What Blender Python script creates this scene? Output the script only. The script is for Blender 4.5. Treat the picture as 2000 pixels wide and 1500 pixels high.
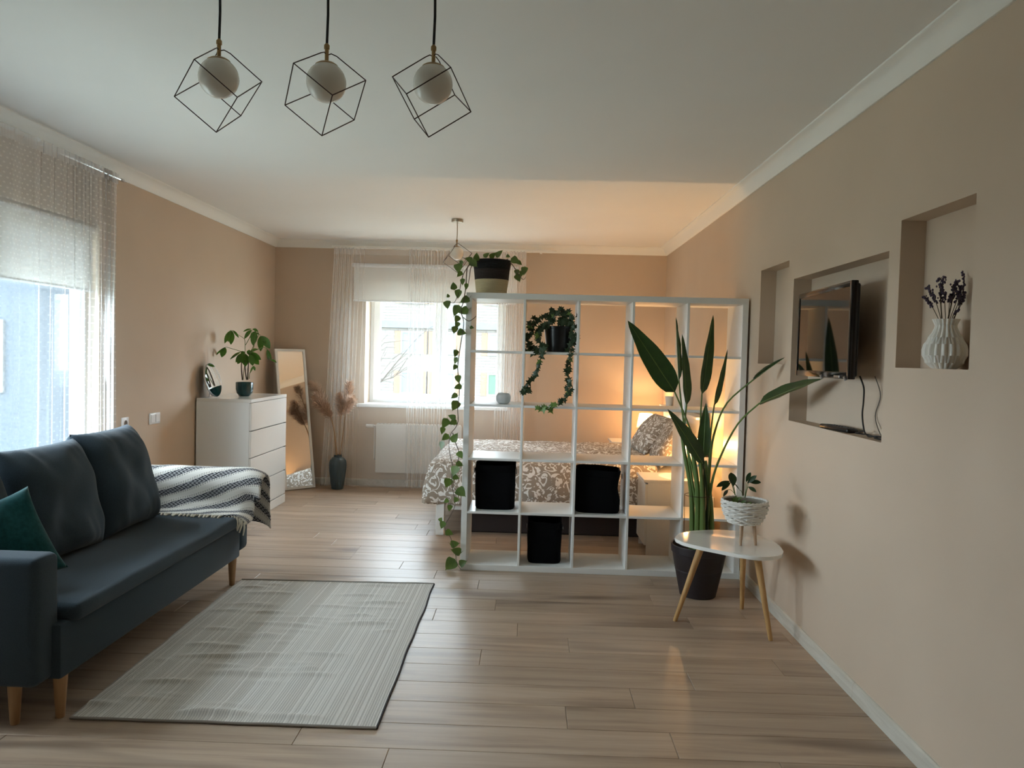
import bpy, bmesh, math, random
from mathutils import Vector, Matrix, noise, Euler
for o in list(bpy.data.objects): bpy.data.objects.remove(o)
SC = bpy.context.scene
COL = SC.collection
rnd = random.Random(11)
PI = math.pi
# ------------------------------------------------------------------ camera, sky, window portals, exposure
cam = bpy.data.cameras.new('camera'); camo = bpy.data.objects.new('camera', cam); COL.objects.link(camo)
cam.sensor_width = 36.0; cam.lens = 1489.15*36/2000; cam.clip_start = .05; cam.clip_end = 400
cr, cu, cw = Vector((.99943025,.02189258,.0256884)), Vector((-.02644814,.03515062,.999032)), Vector((-.02096842,.99914221,-.03570961))
m = Matrix((cr, cu, -cw)).transposed().to_4x4(); m.translation = Vector((0,0,1.4048)); camo.matrix_world = m
SC.camera = camo
SC.view_settings.view_transform = 'Standard'; SC.view_settings.look = 'None'
SC.view_settings.exposure = 3.2; SC.view_settings.gamma = 1.0; SC.view_settings.use_curve_mapping = False
w = bpy.data.worlds.new('overcast_sky'); SC.world = w; w.use_nodes = True
bg = w.node_tree.nodes['Background']; bg.inputs[0].default_value = (.77,.895,1.0,1); bg.inputs[1].default_value = 3.2
def light(name, kind, loc, rot=(0,0,0), energy=1, color=(1,1,1), **kw):
    l = bpy.data.lights.new(name, kind); l.energy = energy; l.color = color
    for k, v in kw.items(): setattr(l, k, v)
    o = bpy.data.objects.new(name, l); COL.objects.link(o); o.location = loc; o.rotation_euler = rot
    return o
for nm, loc, rot, sx, sy in (('portal_side', (-2.98,3.545,1.23), (0,-PI/2,0), 1.86, 2.39), ('portal_near', (-2.98,1.25,1.555), (0,-PI/2,0), 1.21, .6), ('portal_back', (-.99,8.42,1.505), (-PI/2,0,0), 1.48, 1.29)):
    p = light(nm, 'AREA', loc, rot, 1, shape='RECTANGLE', size=sx, size_y=sy); p.data.cycles.is_portal = True
try:
    SC.cycles.max_bounces = 10; SC.cycles.diffuse_bounces = 6; SC.cycles.transparent_max_bounces = 24; SC.cycles.sample_clamp_indirect = .8; SC.cycles.use_guiding = True; SC.cycles.caustics_reflective = False; SC.cycles.caustics_refractive = False
except Exception: pass
# ------------------------------------------------------------------ plant shapes: leaf and stem positions in metres
POTHOS_LEAVES = [[-0.464,4.911,1.796,0.056,95],[-0.424,4.917,1.758,0.063,150],[-0.533,4.92,1.726,0.053,80],[-0.476,4.927,1.689,0.076,110],[-0.432,4.917,1.689,0.066,165],[-0.471,4.926,1.636,0.046,115],[-0.464,4.881,1.595,0.043,110],[-0.482,4.903,1.566,0.046,100],[-0.434,4.927,1.551,0.056,10],[-0.473,4.912,1.414,0.049,100],[-0.471,4.925,1.368,0.043,110],[-0.472,4.886,1.326,0.036,120],[-0.45,4.903,1.25,0.049,80],[-0.453,4.892,1.201,0.049,160],[-0.476,4.907,1.14,0.046,140],[-0.47,4.909,1.077,0.066,115],[-0.485,4.881,1.009,0.049,200],[-0.479,4.891,0.972,0.049,150],[-0.53,4.894,0.961,0.066,115],[-0.548,4.926,0.911,0.046,100],[-0.529,4.918,0.869,0.053,140],[-0.46,4.888,0.877,0.062,300],[-0.548,4.92,0.816,0.05,100],[-0.422,4.887,0.762,0.049,60],[-0.428,4.911,0.699,0.046,20],[-0.458,4.886,0.655,0.066,110],[-0.447,4.88,0.618,0.043,20],[-0.506,4.924,0.571,0.06,110],[-0.41,4.89,0.518,0.069,40],[-0.447,4.891,0.469,0.036,120],[-0.514,4.929,0.453,0.033,150],[-0.489,4.924,0.409,0.04,100],[-0.53,4.894,0.302,0.049,110],[-0.545,4.928,0.334,0.03,300],[-0.484,4.907,0.25,0.049,20],[-0.446,4.914,0.179,0.056,350],[-0.44,4.89,0.138,0.066,200],[-0.478,4.927,0.035,0.086,130],[-0.39,4.915,0.056,0.053,330],[-0.415,5.058,2.039,0.048,200],[-0.359,5.0,2.053,0.05,275],[-0.371,4.976,2.0,0.057,40],[-0.457,4.993,2.005,0.034,100],[-0.467,4.91,1.96,0.059,85],[-0.457,4.88,1.921,0.043,130],[-0.437,4.914,1.876,0.04,90],[-0.493,4.897,1.85,0.046,260],[-0.411,4.895,1.845,0.039,95],[-0.296,5.105,2.078,0.045,320],[-0.254,5.085,2.076,0.048,320],[-0.213,5.14,2.095,0.059,315],[-0.154,5.129,2.075,0.028,20],[-0.103,5.051,2.035,0.058,30],[-0.077,5.146,2.034,0.038,40],[-0.045,5.126,1.978,0.059,95],[-0.062,5.144,1.962,0.041,100],[-0.084,5.085,1.925,0.051,60],[-0.092,5.128,1.967,0.041,80],[-0.527,4.885,1.786,0.023,250],[-0.37,4.917,1.585,0.026,10]]
POTHOS_STEMS = [[[-0.347,5.05,2.036],[-0.386,4.99,2.014],[-0.426,4.93,1.947],[-0.444,4.92,1.896],[-0.454,4.91,1.829],[-0.47,4.91,1.78],[-0.492,4.91,1.74],[-0.525,4.91,1.746]],[[-0.363,5.04,2.028],[-0.408,4.95,1.983],[-0.414,4.92,1.913],[-0.418,4.91,1.83],[-0.429,4.91,1.748],[-0.445,4.91,1.695],[-0.427,4.91,1.636],[-0.425,4.91,1.584],[-0.437,4.91,1.501],[-0.448,4.91,1.418],[-0.456,4.91,1.319],[-0.444,4.91,1.237],[-0.442,4.91,1.154],[-0.45,4.91,1.054],[-0.445,4.91,0.988],[-0.46,4.91,0.938],[-0.492,4.91,0.894],[-0.501,4.91,0.821],[-0.489,4.91,0.744],[-0.474,4.91,0.688],[-0.479,4.91,0.621],[-0.471,4.91,0.538],[-0.452,4.91,0.438],[-0.487,4.91,0.353],[-0.518,4.91,0.285],[-0.477,4.91,0.22],[-0.445,4.91,0.12],[-0.43,4.91,0.053],[-0.409,4.91,0.017]],[[-0.479,4.91,0.904],[-0.458,4.91,0.838],[-0.433,4.91,0.769],[-0.445,4.91,0.706],[-0.46,4.91,0.638],[-0.465,4.91,0.555],[-0.434,4.91,0.516]],[[-0.162,5.1,2.054],[-0.117,5.08,2.005],[-0.085,5.08,1.955],[-0.05,5.08,1.918],[-0.033,5.08,1.939]],[[-0.337,5.06,2.034],[-0.387,4.97,1.985],[-0.395,4.93,1.915],[-0.403,4.92,1.848]],[[-0.427,4.91,1.649],[-0.393,4.91,1.627],[-0.361,4.91,1.644],[-0.345,4.91,1.661]]]
IVY_LEAVES = [[0.162,5.038,1.648,0.027,107],[0.149,5.011,1.643,0.037,43],[0.144,5.003,1.645,0.028,99],[0.138,5.039,1.659,0.035,123],[0.133,5.01,1.672,0.036,57],[0.129,5.02,1.668,0.039,53],[0.107,5.036,1.679,0.033,63],[0.122,5.012,1.66,0.033,63],[0.084,5.029,1.671,0.034,94],[0.097,5.033,1.676,0.035,65],[0.072,5.004,1.667,0.03,160],[0.061,5.031,1.648,0.037,28],[0.054,5.011,1.645,0.034,95],[0.053,5.034,1.65,0.034,84],[0.051,5.02,1.644,0.037,111],[0.034,5.033,1.662,0.032,64],[0.025,5.038,1.667,0.034,155],[0.035,5.034,1.62,0.031,40],[0.025,5.031,1.632,0.035,127],[-0.0,5.011,1.626,0.042,70],[0.001,5.009,1.607,0.037,30],[0.02,5.036,1.601,0.028,66],[-0.0,5.014,1.597,0.037,38],[0.012,5.0,1.559,0.032,91],[0.018,5.022,1.588,0.041,160],[0.017,5.014,1.559,0.035,110],[-0.017,5.026,1.546,0.032,56],[-0.008,5.008,1.543,0.028,43],[0.002,5.004,1.542,0.035,158],[-0.016,5.015,1.552,0.033,77],[-0.016,5.015,1.52,0.04,60],[0.001,5.02,1.48,0.033,101],[-0.006,5.006,1.476,0.026,133],[0.009,5.016,1.496,0.034,90],[0.002,5.02,1.488,0.04,93],[-0.003,5.026,1.488,0.036,50],[0.016,5.028,1.466,0.036,155],[0.001,5.033,1.45,0.028,20],[-0.011,5.036,1.446,0.035,23],[0.027,5.028,1.467,0.041,143],[0.041,5.027,1.465,0.038,95],[0.04,5.0,1.464,0.038,93],[0.04,5.007,1.454,0.037,147],[0.049,5.022,1.461,0.027,78],[0.069,5.038,1.457,0.031,129],[0.097,5.002,1.463,0.039,76],[0.087,5.036,1.471,0.042,132],[0.08,5.006,1.476,0.036,31],[0.089,5.011,1.49,0.035,50],[0.114,5.017,1.484,0.031,145],[0.157,5.012,1.66,0.037,58],[0.139,5.048,1.674,0.035,76],[0.133,5.04,1.673,0.034,54],[0.147,5.026,1.69,0.028,24],[0.151,5.014,1.677,0.028,136],[0.144,5.023,1.701,0.039,27],[0.113,5.048,1.685,0.033,77],[0.157,5.03,1.693,0.029,116],[0.14,5.035,1.696,0.032,118],[0.144,5.022,1.719,0.036,112],[0.141,5.04,1.718,0.032,44],[0.163,5.03,1.702,0.041,109],[0.142,5.035,1.705,0.033,139],[0.184,5.013,1.694,0.04,140],[0.183,5.016,1.702,0.031,80],[0.2,5.04,1.721,0.031,35],[0.197,5.048,1.727,0.028,103],[0.198,5.017,1.73,0.029,26],[0.208,5.046,1.727,0.037,99],[0.22,5.05,1.707,0.033,81],[0.231,5.034,1.703,0.038,89],[0.256,5.026,1.697,0.027,160],[0.257,5.048,1.714,0.037,80],[0.222,5.012,1.689,0.03,32],[0.256,5.043,1.692,0.033,33],[0.269,5.038,1.682,0.036,68],[0.272,5.014,1.668,0.035,61],[0.272,5.011,1.673,0.035,144],[0.272,5.015,1.676,0.026,98],[0.315,5.032,1.686,0.028,143],[0.281,5.023,1.673,0.028,40],[0.276,5.049,1.663,0.037,90],[0.281,5.018,1.638,0.031,115],[0.303,5.025,1.613,0.038,20],[0.272,5.033,1.632,0.033,24],[0.282,5.042,1.618,0.032,53],[0.283,5.03,1.596,0.031,28],[0.286,5.011,1.611,0.027,53],[0.279,5.048,1.58,0.026,155],[0.279,5.01,1.569,0.035,61],[0.299,5.017,1.56,0.037,134],[0.275,5.023,1.555,0.033,78],[0.276,5.041,1.549,0.041,156],[0.286,5.015,1.546,0.04,33],[0.315,5.019,1.541,0.037,110],[0.29,5.018,1.521,0.035,111],[0.291,5.042,1.533,0.039,35],[0.284,5.043,1.51,0.034,29],[0.272,5.021,1.496,0.041,102],[0.272,5.014,1.496,0.029,22],[0.273,5.043,1.505,0.026,26],[0.269,5.032,1.484,0.037,135],[0.293,5.038,1.5,0.037,157],[0.253,5.011,1.454,0.038,72],[0.284,5.024,1.46,0.035,125],[0.287,5.039,1.459,0.027,42],[0.144,5.008,1.643,0.039,73],[0.125,4.994,1.63,0.039,128],[0.123,4.987,1.627,0.036,73],[0.099,4.984,1.625,0.037,115],[0.109,5.012,1.614,0.039,39],[0.1,5.011,1.599,0.03,36],[0.08,5.002,1.614,0.033,79],[0.065,4.992,1.603,0.03,104],[0.082,5.003,1.595,0.036,67],[0.07,5.011,1.585,0.031,39],[0.052,5.018,1.583,0.031,139],[0.066,5.008,1.577,0.039,142],[0.067,4.984,1.566,0.031,114],[0.062,5.009,1.553,0.039,66],[0.064,5.005,1.564,0.041,46],[0.043,4.993,1.554,0.029,41],[0.053,4.98,1.546,0.042,115],[0.056,4.994,1.536,0.038,145],[0.053,4.985,1.532,0.034,110],[0.062,4.986,1.511,0.04,42],[0.198,5.054,1.63,0.034,32],[0.214,5.049,1.648,0.028,44],[0.201,5.054,1.653,0.04,82],[0.195,5.02,1.64,0.038,112],[0.235,5.058,1.671,0.04,40],[0.226,5.038,1.639,0.034,41],[0.209,5.039,1.688,0.026,60],[0.236,5.044,1.687,0.04,29],[0.223,5.052,1.66,0.039,130],[0.216,5.05,1.628,0.04,57],[0.262,5.023,1.635,0.032,120],[0.255,5.031,1.636,0.037,51],[0.262,5.047,1.648,0.027,124],[0.268,5.053,1.632,0.041,137],[0.272,5.058,1.602,0.026,67],[0.276,5.046,1.621,0.031,74],[0.23,5.048,1.63,0.027,48],[0.251,5.056,1.625,0.035,133],[0.249,5.031,1.621,0.035,118],[0.224,5.02,1.636,0.038,127],[0.235,5.032,1.654,0.039,81],[0.222,5.021,1.64,0.031,135],[0.246,5.043,1.634,0.03,119],[0.211,5.057,1.655,0.027,134],[0.215,5.024,1.644,0.034,115],[0.208,5.04,1.661,0.035,73],[0.097,4.915,1.46,0.04,115],[0.087,4.941,1.433,0.038,87],[0.087,4.917,1.427,0.039,87],[0.084,4.943,1.408,0.036,33],[0.07,4.928,1.377,0.037,146],[0.068,4.926,1.363,0.033,155],[0.064,4.948,1.345,0.028,36],[0.059,4.939,1.323,0.031,154],[0.049,4.936,1.303,0.039,50],[0.043,4.922,1.288,0.04,102],[0.037,4.916,1.274,0.029,87],[0.02,4.916,1.261,0.042,128],[0.006,4.918,1.241,0.041,63],[-0.007,4.946,1.218,0.028,88],[-0.021,4.919,1.205,0.03,63],[-0.021,4.922,1.196,0.028,86],[-0.033,4.929,1.177,0.037,42],[0.277,4.918,1.431,0.028,92],[0.266,4.944,1.426,0.032,105],[0.264,4.918,1.406,0.028,36],[0.252,4.921,1.384,0.027,37],[0.271,4.941,1.396,0.034,46],[0.261,4.943,1.373,0.035,47],[0.248,4.908,1.355,0.032,63],[0.259,4.908,1.34,0.042,158],[0.259,4.923,1.332,0.039,30],[0.242,4.92,1.325,0.036,69],[0.26,4.911,1.316,0.027,139],[0.25,4.93,1.298,0.03,62],[0.264,4.935,1.269,0.036,54],[0.251,4.936,1.26,0.033,79],[0.269,4.923,1.254,0.036,61],[0.269,4.94,1.234,0.036,33],[0.264,4.906,1.228,0.035,143],[0.248,4.942,1.213,0.031,105],[0.253,4.917,1.202,0.032,52],[0.268,4.906,1.186,0.034,60],[0.28,4.922,1.199,0.039,138],[0.266,4.933,1.187,0.036,23],[0.261,4.937,1.17,0.038,115],[0.246,4.91,1.162,0.029,63],[0.24,4.931,1.131,0.032,78],[0.233,4.914,1.138,0.027,148],[0.217,4.909,1.131,0.035,133],[0.205,4.926,1.13,0.026,128],[0.212,4.909,1.114,0.033,132],[0.176,4.908,1.102,0.038,139],[0.164,4.939,1.1,0.036,25],[0.156,4.944,1.083,0.037,71],[0.154,4.914,1.08,0.026,129],[0.15,4.921,1.064,0.038,49],[0.12,4.921,1.079,0.033,124],[0.106,4.913,1.067,0.037,88],[0.105,4.937,1.085,0.033,133],[0.085,4.934,1.07,0.04,31],[0.063,4.92,1.082,0.028,130],[0.062,4.905,1.079,0.028,128],[-0.029,4.929,1.182,0.039,103],[-0.018,4.925,1.184,0.042,114],[-0.021,4.928,1.186,0.041,157],[-0.01,4.949,1.187,0.026,142],[0.003,4.931,1.2,0.03,100],[0.006,4.923,1.195,0.04,30],[0.012,4.931,1.18,0.027,41],[0.103,4.948,1.477,0.028,91],[0.086,4.951,1.476,0.04,43],[0.103,4.947,1.459,0.029,128],[0.091,4.957,1.455,0.033,45],[0.081,4.969,1.452,0.037,34],[0.081,4.948,1.454,0.04,154],[0.057,4.953,1.448,0.033,70],[0.054,4.935,1.44,0.033,29],[0.049,4.954,1.435,0.029,134],[0.045,4.954,1.434,0.037,32],[0.048,4.941,1.437,0.037,28],[0.026,4.951,1.431,0.042,121]]
IVY_STEMS = [[[0.164,5.03,1.642],[0.107,5.03,1.68],[0.052,5.03,1.653],[0.017,5.03,1.613],[0.001,5.03,1.554],[0.003,5.03,1.498],[0.015,5.03,1.45],[0.074,5.03,1.46],[0.113,5.03,1.481]],[[0.148,5.04,1.653],[0.129,5.04,1.706],[0.185,5.04,1.713],[0.213,5.04,1.714],[0.247,5.04,1.701],[0.283,5.04,1.646],[0.287,5.04,1.584],[0.289,5.04,1.505],[0.277,5.04,1.449]],[[0.13,5.01,1.64],[0.076,5.01,1.594],[0.041,5.01,1.549],[0.061,5.01,1.516]],[[0.199,5.05,1.638],[0.22,5.05,1.678],[0.249,5.05,1.668],[0.273,5.05,1.623],[0.198,5.05,1.672]],[[0.094,4.94,1.471],[0.082,4.94,1.416],[0.07,4.94,1.371],[0.065,4.94,1.332],[0.034,4.94,1.271],[0.007,4.94,1.237],[-0.02,4.94,1.192],[-0.044,4.94,1.163]],[[0.271,4.935,1.448],[0.263,4.935,1.398],[0.252,4.935,1.365],[0.259,4.935,1.31],[0.265,4.935,1.266],[0.275,4.935,1.233],[0.253,4.935,1.205],[0.276,4.935,1.191],[0.247,4.935,1.149],[0.214,4.935,1.121],[0.176,4.935,1.097],[0.149,4.935,1.075],[0.105,4.935,1.073],[0.05,4.935,1.083]],[[-0.036,4.94,1.169],[0.002,4.94,1.198],[0.017,4.94,1.17]],[[0.111,4.96,1.477],[0.09,4.96,1.455],[0.057,4.96,1.443],[0.024,4.96,1.442]]]
STRELITZIA = [[[0.575,4.5,1.635],[0.874,4.55,1.219],0.141,[[0.964,4.56,1.025],[1.038,4.57,0.811],[1.078,4.575,0.379]]],[[0.878,4.62,1.669],[0.906,4.6,1.288],0.046,[[0.93,4.6,1.113],[0.983,4.6,0.805],[1.057,4.59,0.374]]],[[0.899,4.52,1.565],[0.946,4.55,1.142],0.083,[[0.949,4.58,0.961],[1.02,4.58,0.686],[1.067,4.58,0.377]]],[[1.097,4.6,1.686],[1.046,4.6,1.209],0.08,[[1.044,4.6,0.993],[1.067,4.6,0.684],[1.094,4.59,0.376]]],[[1.205,4.66,1.484],[1.129,4.63,1.142],0.053,[[1.109,4.61,0.963],[1.104,4.6,0.685],[1.1,4.59,0.376]]],[[1.396,4.19,1.44],[1.272,4.34,1.309],0.038,[[1.159,4.45,1.169],[1.116,4.53,1.002],[1.104,4.58,0.812],[1.098,4.58,0.378]]],[[1.417,3.7,1.337],[1.245,4.12,1.188],0.091,[[1.19,4.32,1.059],[1.142,4.48,0.857],[1.111,4.55,0.678],[1.089,4.57,0.38]]],[[0.818,4.46,1.123],[1.045,4.52,0.803],0.097,[[1.081,4.55,0.662],[1.093,4.56,0.382]]],[[1.049,4.5,1.163],[1.052,4.53,0.832],0.076,[[1.069,4.55,0.661],[1.081,4.56,0.382]]]]
STRELITZIA_STEMS = [[[1.017,4.6,0.355],[1.006,4.62,0.616],[0.959,4.64,0.862],[0.942,4.65,0.97]],[[1.036,4.55,0.368],[1.026,4.55,0.66],[0.991,4.56,0.873],[0.972,4.57,0.963]],[[1.129,4.58,0.363],[1.116,4.58,0.565],[1.077,4.58,0.811]],[[1.062,4.53,0.373],[1.055,4.53,0.572],[1.035,4.53,0.816]]]
PACHIRA_LEAVES = [[[-2.593,6.595,1.574],[-2.641,6.57,1.455],0.037],[[-2.588,6.596,1.569],[-2.594,6.589,1.446],0.04],[[-2.559,6.536,1.57],[-2.499,6.523,1.507],0.017],[[-2.592,6.56,1.568],[-2.606,6.556,1.466],0.026],[[-2.418,6.602,1.587],[-2.487,6.587,1.562],0.013],[[-2.412,6.585,1.581],[-2.461,6.548,1.499],0.027],[[-2.415,6.61,1.587],[-2.356,6.595,1.564],0.019],[[-2.383,6.597,1.572],[-2.389,6.557,1.443],0.045],[[-2.344,6.481,1.566],[-2.377,6.451,1.507],0.016],[[-2.332,6.576,1.53],[-2.321,6.558,1.394],0.042],[[-2.296,6.504,1.529],[-2.219,6.498,1.42],0.05],[[-2.307,6.526,1.529],[-2.253,6.489,1.461],0.032],[[-2.325,6.524,1.534],[-2.343,6.514,1.554],0.013],[[-2.625,6.559,1.426],[-2.72,6.542,1.336],0.016],[[-2.63,6.558,1.423],[-2.654,6.54,1.335],0.042],[[-2.47,6.506,1.387],[-2.567,6.504,1.319],0.018],[[-2.438,6.591,1.383],[-2.343,6.565,1.412],0.024],[[-2.446,6.499,1.372],[-2.491,6.479,1.281],0.047],[[-2.451,6.553,1.372],[-2.441,6.533,1.261],0.053],[[-2.432,6.604,1.373],[-2.338,6.573,1.279],0.053],[[-2.397,6.509,1.368],[-2.364,6.495,1.269],0.042],[[-2.474,6.558,1.377],[-2.535,6.551,1.293],0.032],[[-2.456,6.609,1.378],[-2.333,6.608,1.322],0.043],[[-2.259,6.54,1.414],[-2.241,6.529,1.322],0.018],[[-2.258,6.544,1.414],[-2.219,6.542,1.324],0.018],[[-2.216,6.496,1.325],[-2.144,6.456,1.302],0.013],[[-2.423,6.586,1.199],[-2.38,6.577,1.27],0.02],[[-2.372,6.533,1.263],[-2.358,6.532,1.226],0.016],[[-2.429,6.48,1.388],[-2.457,6.472,1.356],0.031],[[-2.464,6.617,1.393],[-2.421,6.605,1.368],0.032]]
PACHIRA_STEMS = [[[-2.469,6.54,1.143],[-2.479,6.54,1.233],[-2.477,6.54,1.313],[-2.451,6.54,1.388]],[[-2.464,6.54,1.143],[-2.454,6.54,1.26],[-2.451,6.54,1.367],[-2.452,6.54,1.473],[-2.463,6.54,1.504],[-2.507,6.54,1.53],[-2.566,6.54,1.57]],[[-2.424,6.54,1.147],[-2.422,6.54,1.235],[-2.418,6.54,1.288],[-2.408,6.54,1.368]],[[-2.411,6.54,1.155],[-2.406,6.54,1.209],[-2.375,6.54,1.262]],[[-2.447,6.54,1.446],[-2.41,6.54,1.516],[-2.39,6.54,1.58]],[[-2.408,6.54,1.373],[-2.374,6.54,1.432],[-2.363,6.54,1.565]],[[-2.408,6.54,1.373],[-2.336,6.54,1.529],[-2.314,6.54,1.529]],[[-2.462,6.54,1.382],[-2.526,6.54,1.402],[-2.618,6.54,1.426]],[[-2.408,6.54,1.378],[-2.302,6.54,1.429],[-2.259,6.54,1.414],[-2.231,6.54,1.325]],[[-2.432,6.54,1.147],[-2.443,6.54,1.208],[-2.453,6.54,1.314]]]
PAMPAS = [[[-1.946,7.74,0.366],[-1.977,7.73,0.632],[-2.017,7.72,0.751],[-2.102,7.71,0.901],[-2.17,7.7,0.964]],[[-1.947,7.77,0.362],[-1.975,7.742,0.598],[-2.003,7.715,0.757],[-2.084,7.688,0.849],[-2.163,7.66,0.891]],[[-1.945,7.79,0.359],[-1.994,7.792,0.658],[-2.046,7.795,0.788],[-2.16,7.797,1.003],[-2.239,7.8,1.088]],[[-1.923,7.77,0.362],[-1.914,7.757,0.631],[-1.9,7.745,0.774],[-1.906,7.732,0.883],[-1.921,7.72,0.98]],[[-1.917,7.78,0.361],[-1.876,7.76,0.632],[-1.858,7.74,0.792],[-1.817,7.72,0.897],[-1.775,7.7,0.942]],[[-1.914,7.8,0.359],[-1.882,7.805,0.66],[-1.859,7.81,0.858],[-1.841,7.815,1.0],[-1.841,7.82,1.103]]]
LAVENDER = [[[1.421,2.672,1.568],[1.394,2.664,1.634],[1.379,2.692,1.687],0.019],[[1.414,2.672,1.568],[1.388,2.679,1.621],[1.365,2.683,1.65],0.018],[[1.422,2.672,1.568],[1.411,2.667,1.657],[1.405,2.655,1.715],0.026],[[1.436,2.672,1.568],[1.429,2.672,1.644],[1.417,2.652,1.664],0.012],[[1.425,2.672,1.568],[1.421,2.679,1.635],[1.426,2.681,1.707],0.023],[[1.441,2.672,1.568],[1.454,2.673,1.636],[1.454,2.667,1.693],0.021],[[1.445,2.672,1.568],[1.454,2.663,1.653],[1.465,2.662,1.707],0.022],[[1.449,2.672,1.568],[1.468,2.664,1.644],[1.48,2.662,1.691],0.021],[[1.454,2.672,1.569],[1.493,2.672,1.681],[1.515,2.685,1.74],0.007],[[1.458,2.672,1.569],[1.489,2.668,1.636],[1.514,2.668,1.669],0.01],[[1.463,2.672,1.569],[1.486,2.679,1.628],[1.51,2.684,1.658],0.014],[[1.445,2.672,1.568],[1.441,2.662,1.635],[1.451,2.675,1.654],0.014],[[1.454,2.672,1.569],[1.464,2.668,1.595],[1.474,2.661,1.605],0.007]]
BOWL_LEAVES = [[[1.083,3.93,0.722],[1.067,3.912,0.769],[1.063,3.95,0.828],0.029],[[1.08,3.93,0.722],[1.054,3.935,0.793],[0.985,3.904,0.769],0.017],[[1.083,3.93,0.722],[1.06,3.944,0.786],[1.007,3.895,0.753],0.016],[[1.087,3.93,0.719],[1.051,3.955,0.745],[1.012,3.884,0.725],0.011],[[1.131,3.93,0.71],[1.136,3.936,0.789],[1.162,3.955,0.833],0.014],[[1.133,3.93,0.71],[1.145,3.944,0.782],[1.183,3.928,0.822],0.016],[[1.133,3.93,0.71],[1.157,3.952,0.787],[1.21,3.945,0.789],0.016],[[1.134,3.93,0.71],[1.151,3.941,0.766],[1.17,3.879,0.752],0.013],[[1.125,3.93,0.713],[1.099,3.911,0.751],[1.074,3.926,0.783],0.005]]
TABLE_EDGE = [[0.794,4.003],[0.83,4.09],[0.885,4.157],[0.993,4.203],[1.126,4.227],[1.231,4.179],[1.295,4.045],[1.307,3.914],[1.292,3.798],[1.275,3.746],[1.251,3.704],[1.203,3.67],[1.149,3.654],[1.079,3.665],[0.956,3.767],[0.893,3.82],[0.84,3.877],[0.803,3.937]]
# ------------------------------------------------------------------ helpers
def lin(c):
    return tuple((x/255/12.92 if x/255 <= .04045 else ((x/255+.055)/1.055)**2.4) for x in c)
def mat(name, rgb, rough=.5, metal=0.0, spec=.5, **kw):
    m = bpy.data.materials.new(name); m.use_nodes = True
    b = m.node_tree.nodes['Principled BSDF']
    b.inputs['Base Color'].default_value = (*lin(rgb), 1); b.inputs['Roughness'].default_value = rough
    b.inputs['Metallic'].default_value = metal; b.inputs['Specular IOR Level'].default_value = spec
    for k, v in kw.items(): b.inputs[k].default_value = v
    return m
class N:
    """small node-graph writer"""
    def __init__(s, m): s.m = m; s.t = m.node_tree; s.b = s.t.nodes.get('Principled BSDF')
    def n(s, kind, **kw):
        x = s.t.nodes.new(kind)
        for k, v in kw.items(): setattr(x, k, v)
        return x
    def set(s, sock, v):
        if isinstance(v, bpy.types.NodeSocket): s.t.links.new(v, sock)
        else: sock.default_value = v
    def math(s, op, a, b=0.0, c=None):
        x = s.n('ShaderNodeMath', operation=op); s.set(x.inputs[0], a); s.set(x.inputs[1], b)
        if c is not None: s.set(x.inputs[2], c)
        return x.outputs[0]
    def coord(s, kind='Object', scale=(1,1,1), rot=(0,0,0)):
        tc = s.n('ShaderNodeTexCoord'); mp = s.n('ShaderNodeMapping')
        mp.inputs['Scale'].default_value = scale; mp.inputs['Rotation'].default_value = rot
        s.t.links.new(tc.outputs[kind], mp.inputs['Vector']); return mp.outputs['Vector']
    def noise(s, vec, scale, detail=3, rough=.5, dist=0.0):
        x = s.n('ShaderNodeTexNoise'); s.set(x.inputs['Vector'], vec)
        x.inputs['Scale'].default_value = scale; x.inputs['Detail'].default_value = detail
        x.inputs['Roughness'].default_value = rough; x.inputs['Distortion'].default_value = dist
        return x.outputs['Fac']
    def ramp(s, fac, stops, interp='LINEAR'):
        x = s.n('ShaderNodeValToRGB'); cr = x.color_ramp; cr.interpolation = interp
        while len(cr.elements) < len(stops): cr.elements.new(.5)
        for e, (p, c) in zip(cr.elements, stops): e.position = p; e.color = (*lin(c), 1)
        s.set(x.inputs[0], fac); return x.outputs[0]
    def mix(s, fac, a, b, mode='MIX'):
        x = s.n('ShaderNodeMix', data_type='RGBA', blend_type=mode)
        s.set(x.inputs['Factor'], fac)
        for k, v in (('A', a), ('B', b)):
            q = [i for i in x.inputs if i.name == k and i.type == 'RGBA'][0]
            s.set(q, (*lin(v), 1) if isinstance(v, tuple) and len(v) == 3 else v)
        return [o for o in x.outputs if o.type == 'RGBA'][0]
    def color(s, v): s.t.links.new(v, s.b.inputs['Base Color'])
    def bump(s, h, strength=.3, dist=.01):
        x = s.n('ShaderNodeBump'); x.inputs['Strength'].default_value = strength; x.inputs['Distance'].default_value = dist
        s.t.links.new(h, x.inputs['Height']); s.t.links.new(x.outputs[0], s.b.inputs['Normal'])
    def sep(s, vec):
        x = s.n('ShaderNodeSeparateXYZ'); s.t.links.new(vec, x.inputs[0]); return x.outputs
def off(o):
    v = Vector((0,0,0))
    while o is not None: v += o.location; o = o.parent
    return v
def finish(name, bm, m, parent=None, smooth=True, angle=35, rec=True):
    me = bpy.data.meshes.new(name)
    if rec: bmesh.ops.recalc_face_normals(bm, faces=bm.faces)
    if parent is not None:
        bmesh.ops.translate(bm, vec=-off(parent), verts=bm.verts)
    bm.to_mesh(me); bm.free()
    if smooth:
        me.polygons.foreach_set('use_smooth', [True]*len(me.polygons)); me.set_sharp_from_angle(angle=math.radians(angle))
    me.materials.append(m)
    o = bpy.data.objects.new(name, me); COL.objects.link(o)
    if parent is not None: o.parent = parent
    return o
def tag(o, label=None, cat=None, group=None, kind=None):
    for k, v in (('label', label), ('category', cat), ('group', group), ('kind', kind)):
        if v: o[k] = v
    return o
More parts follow.
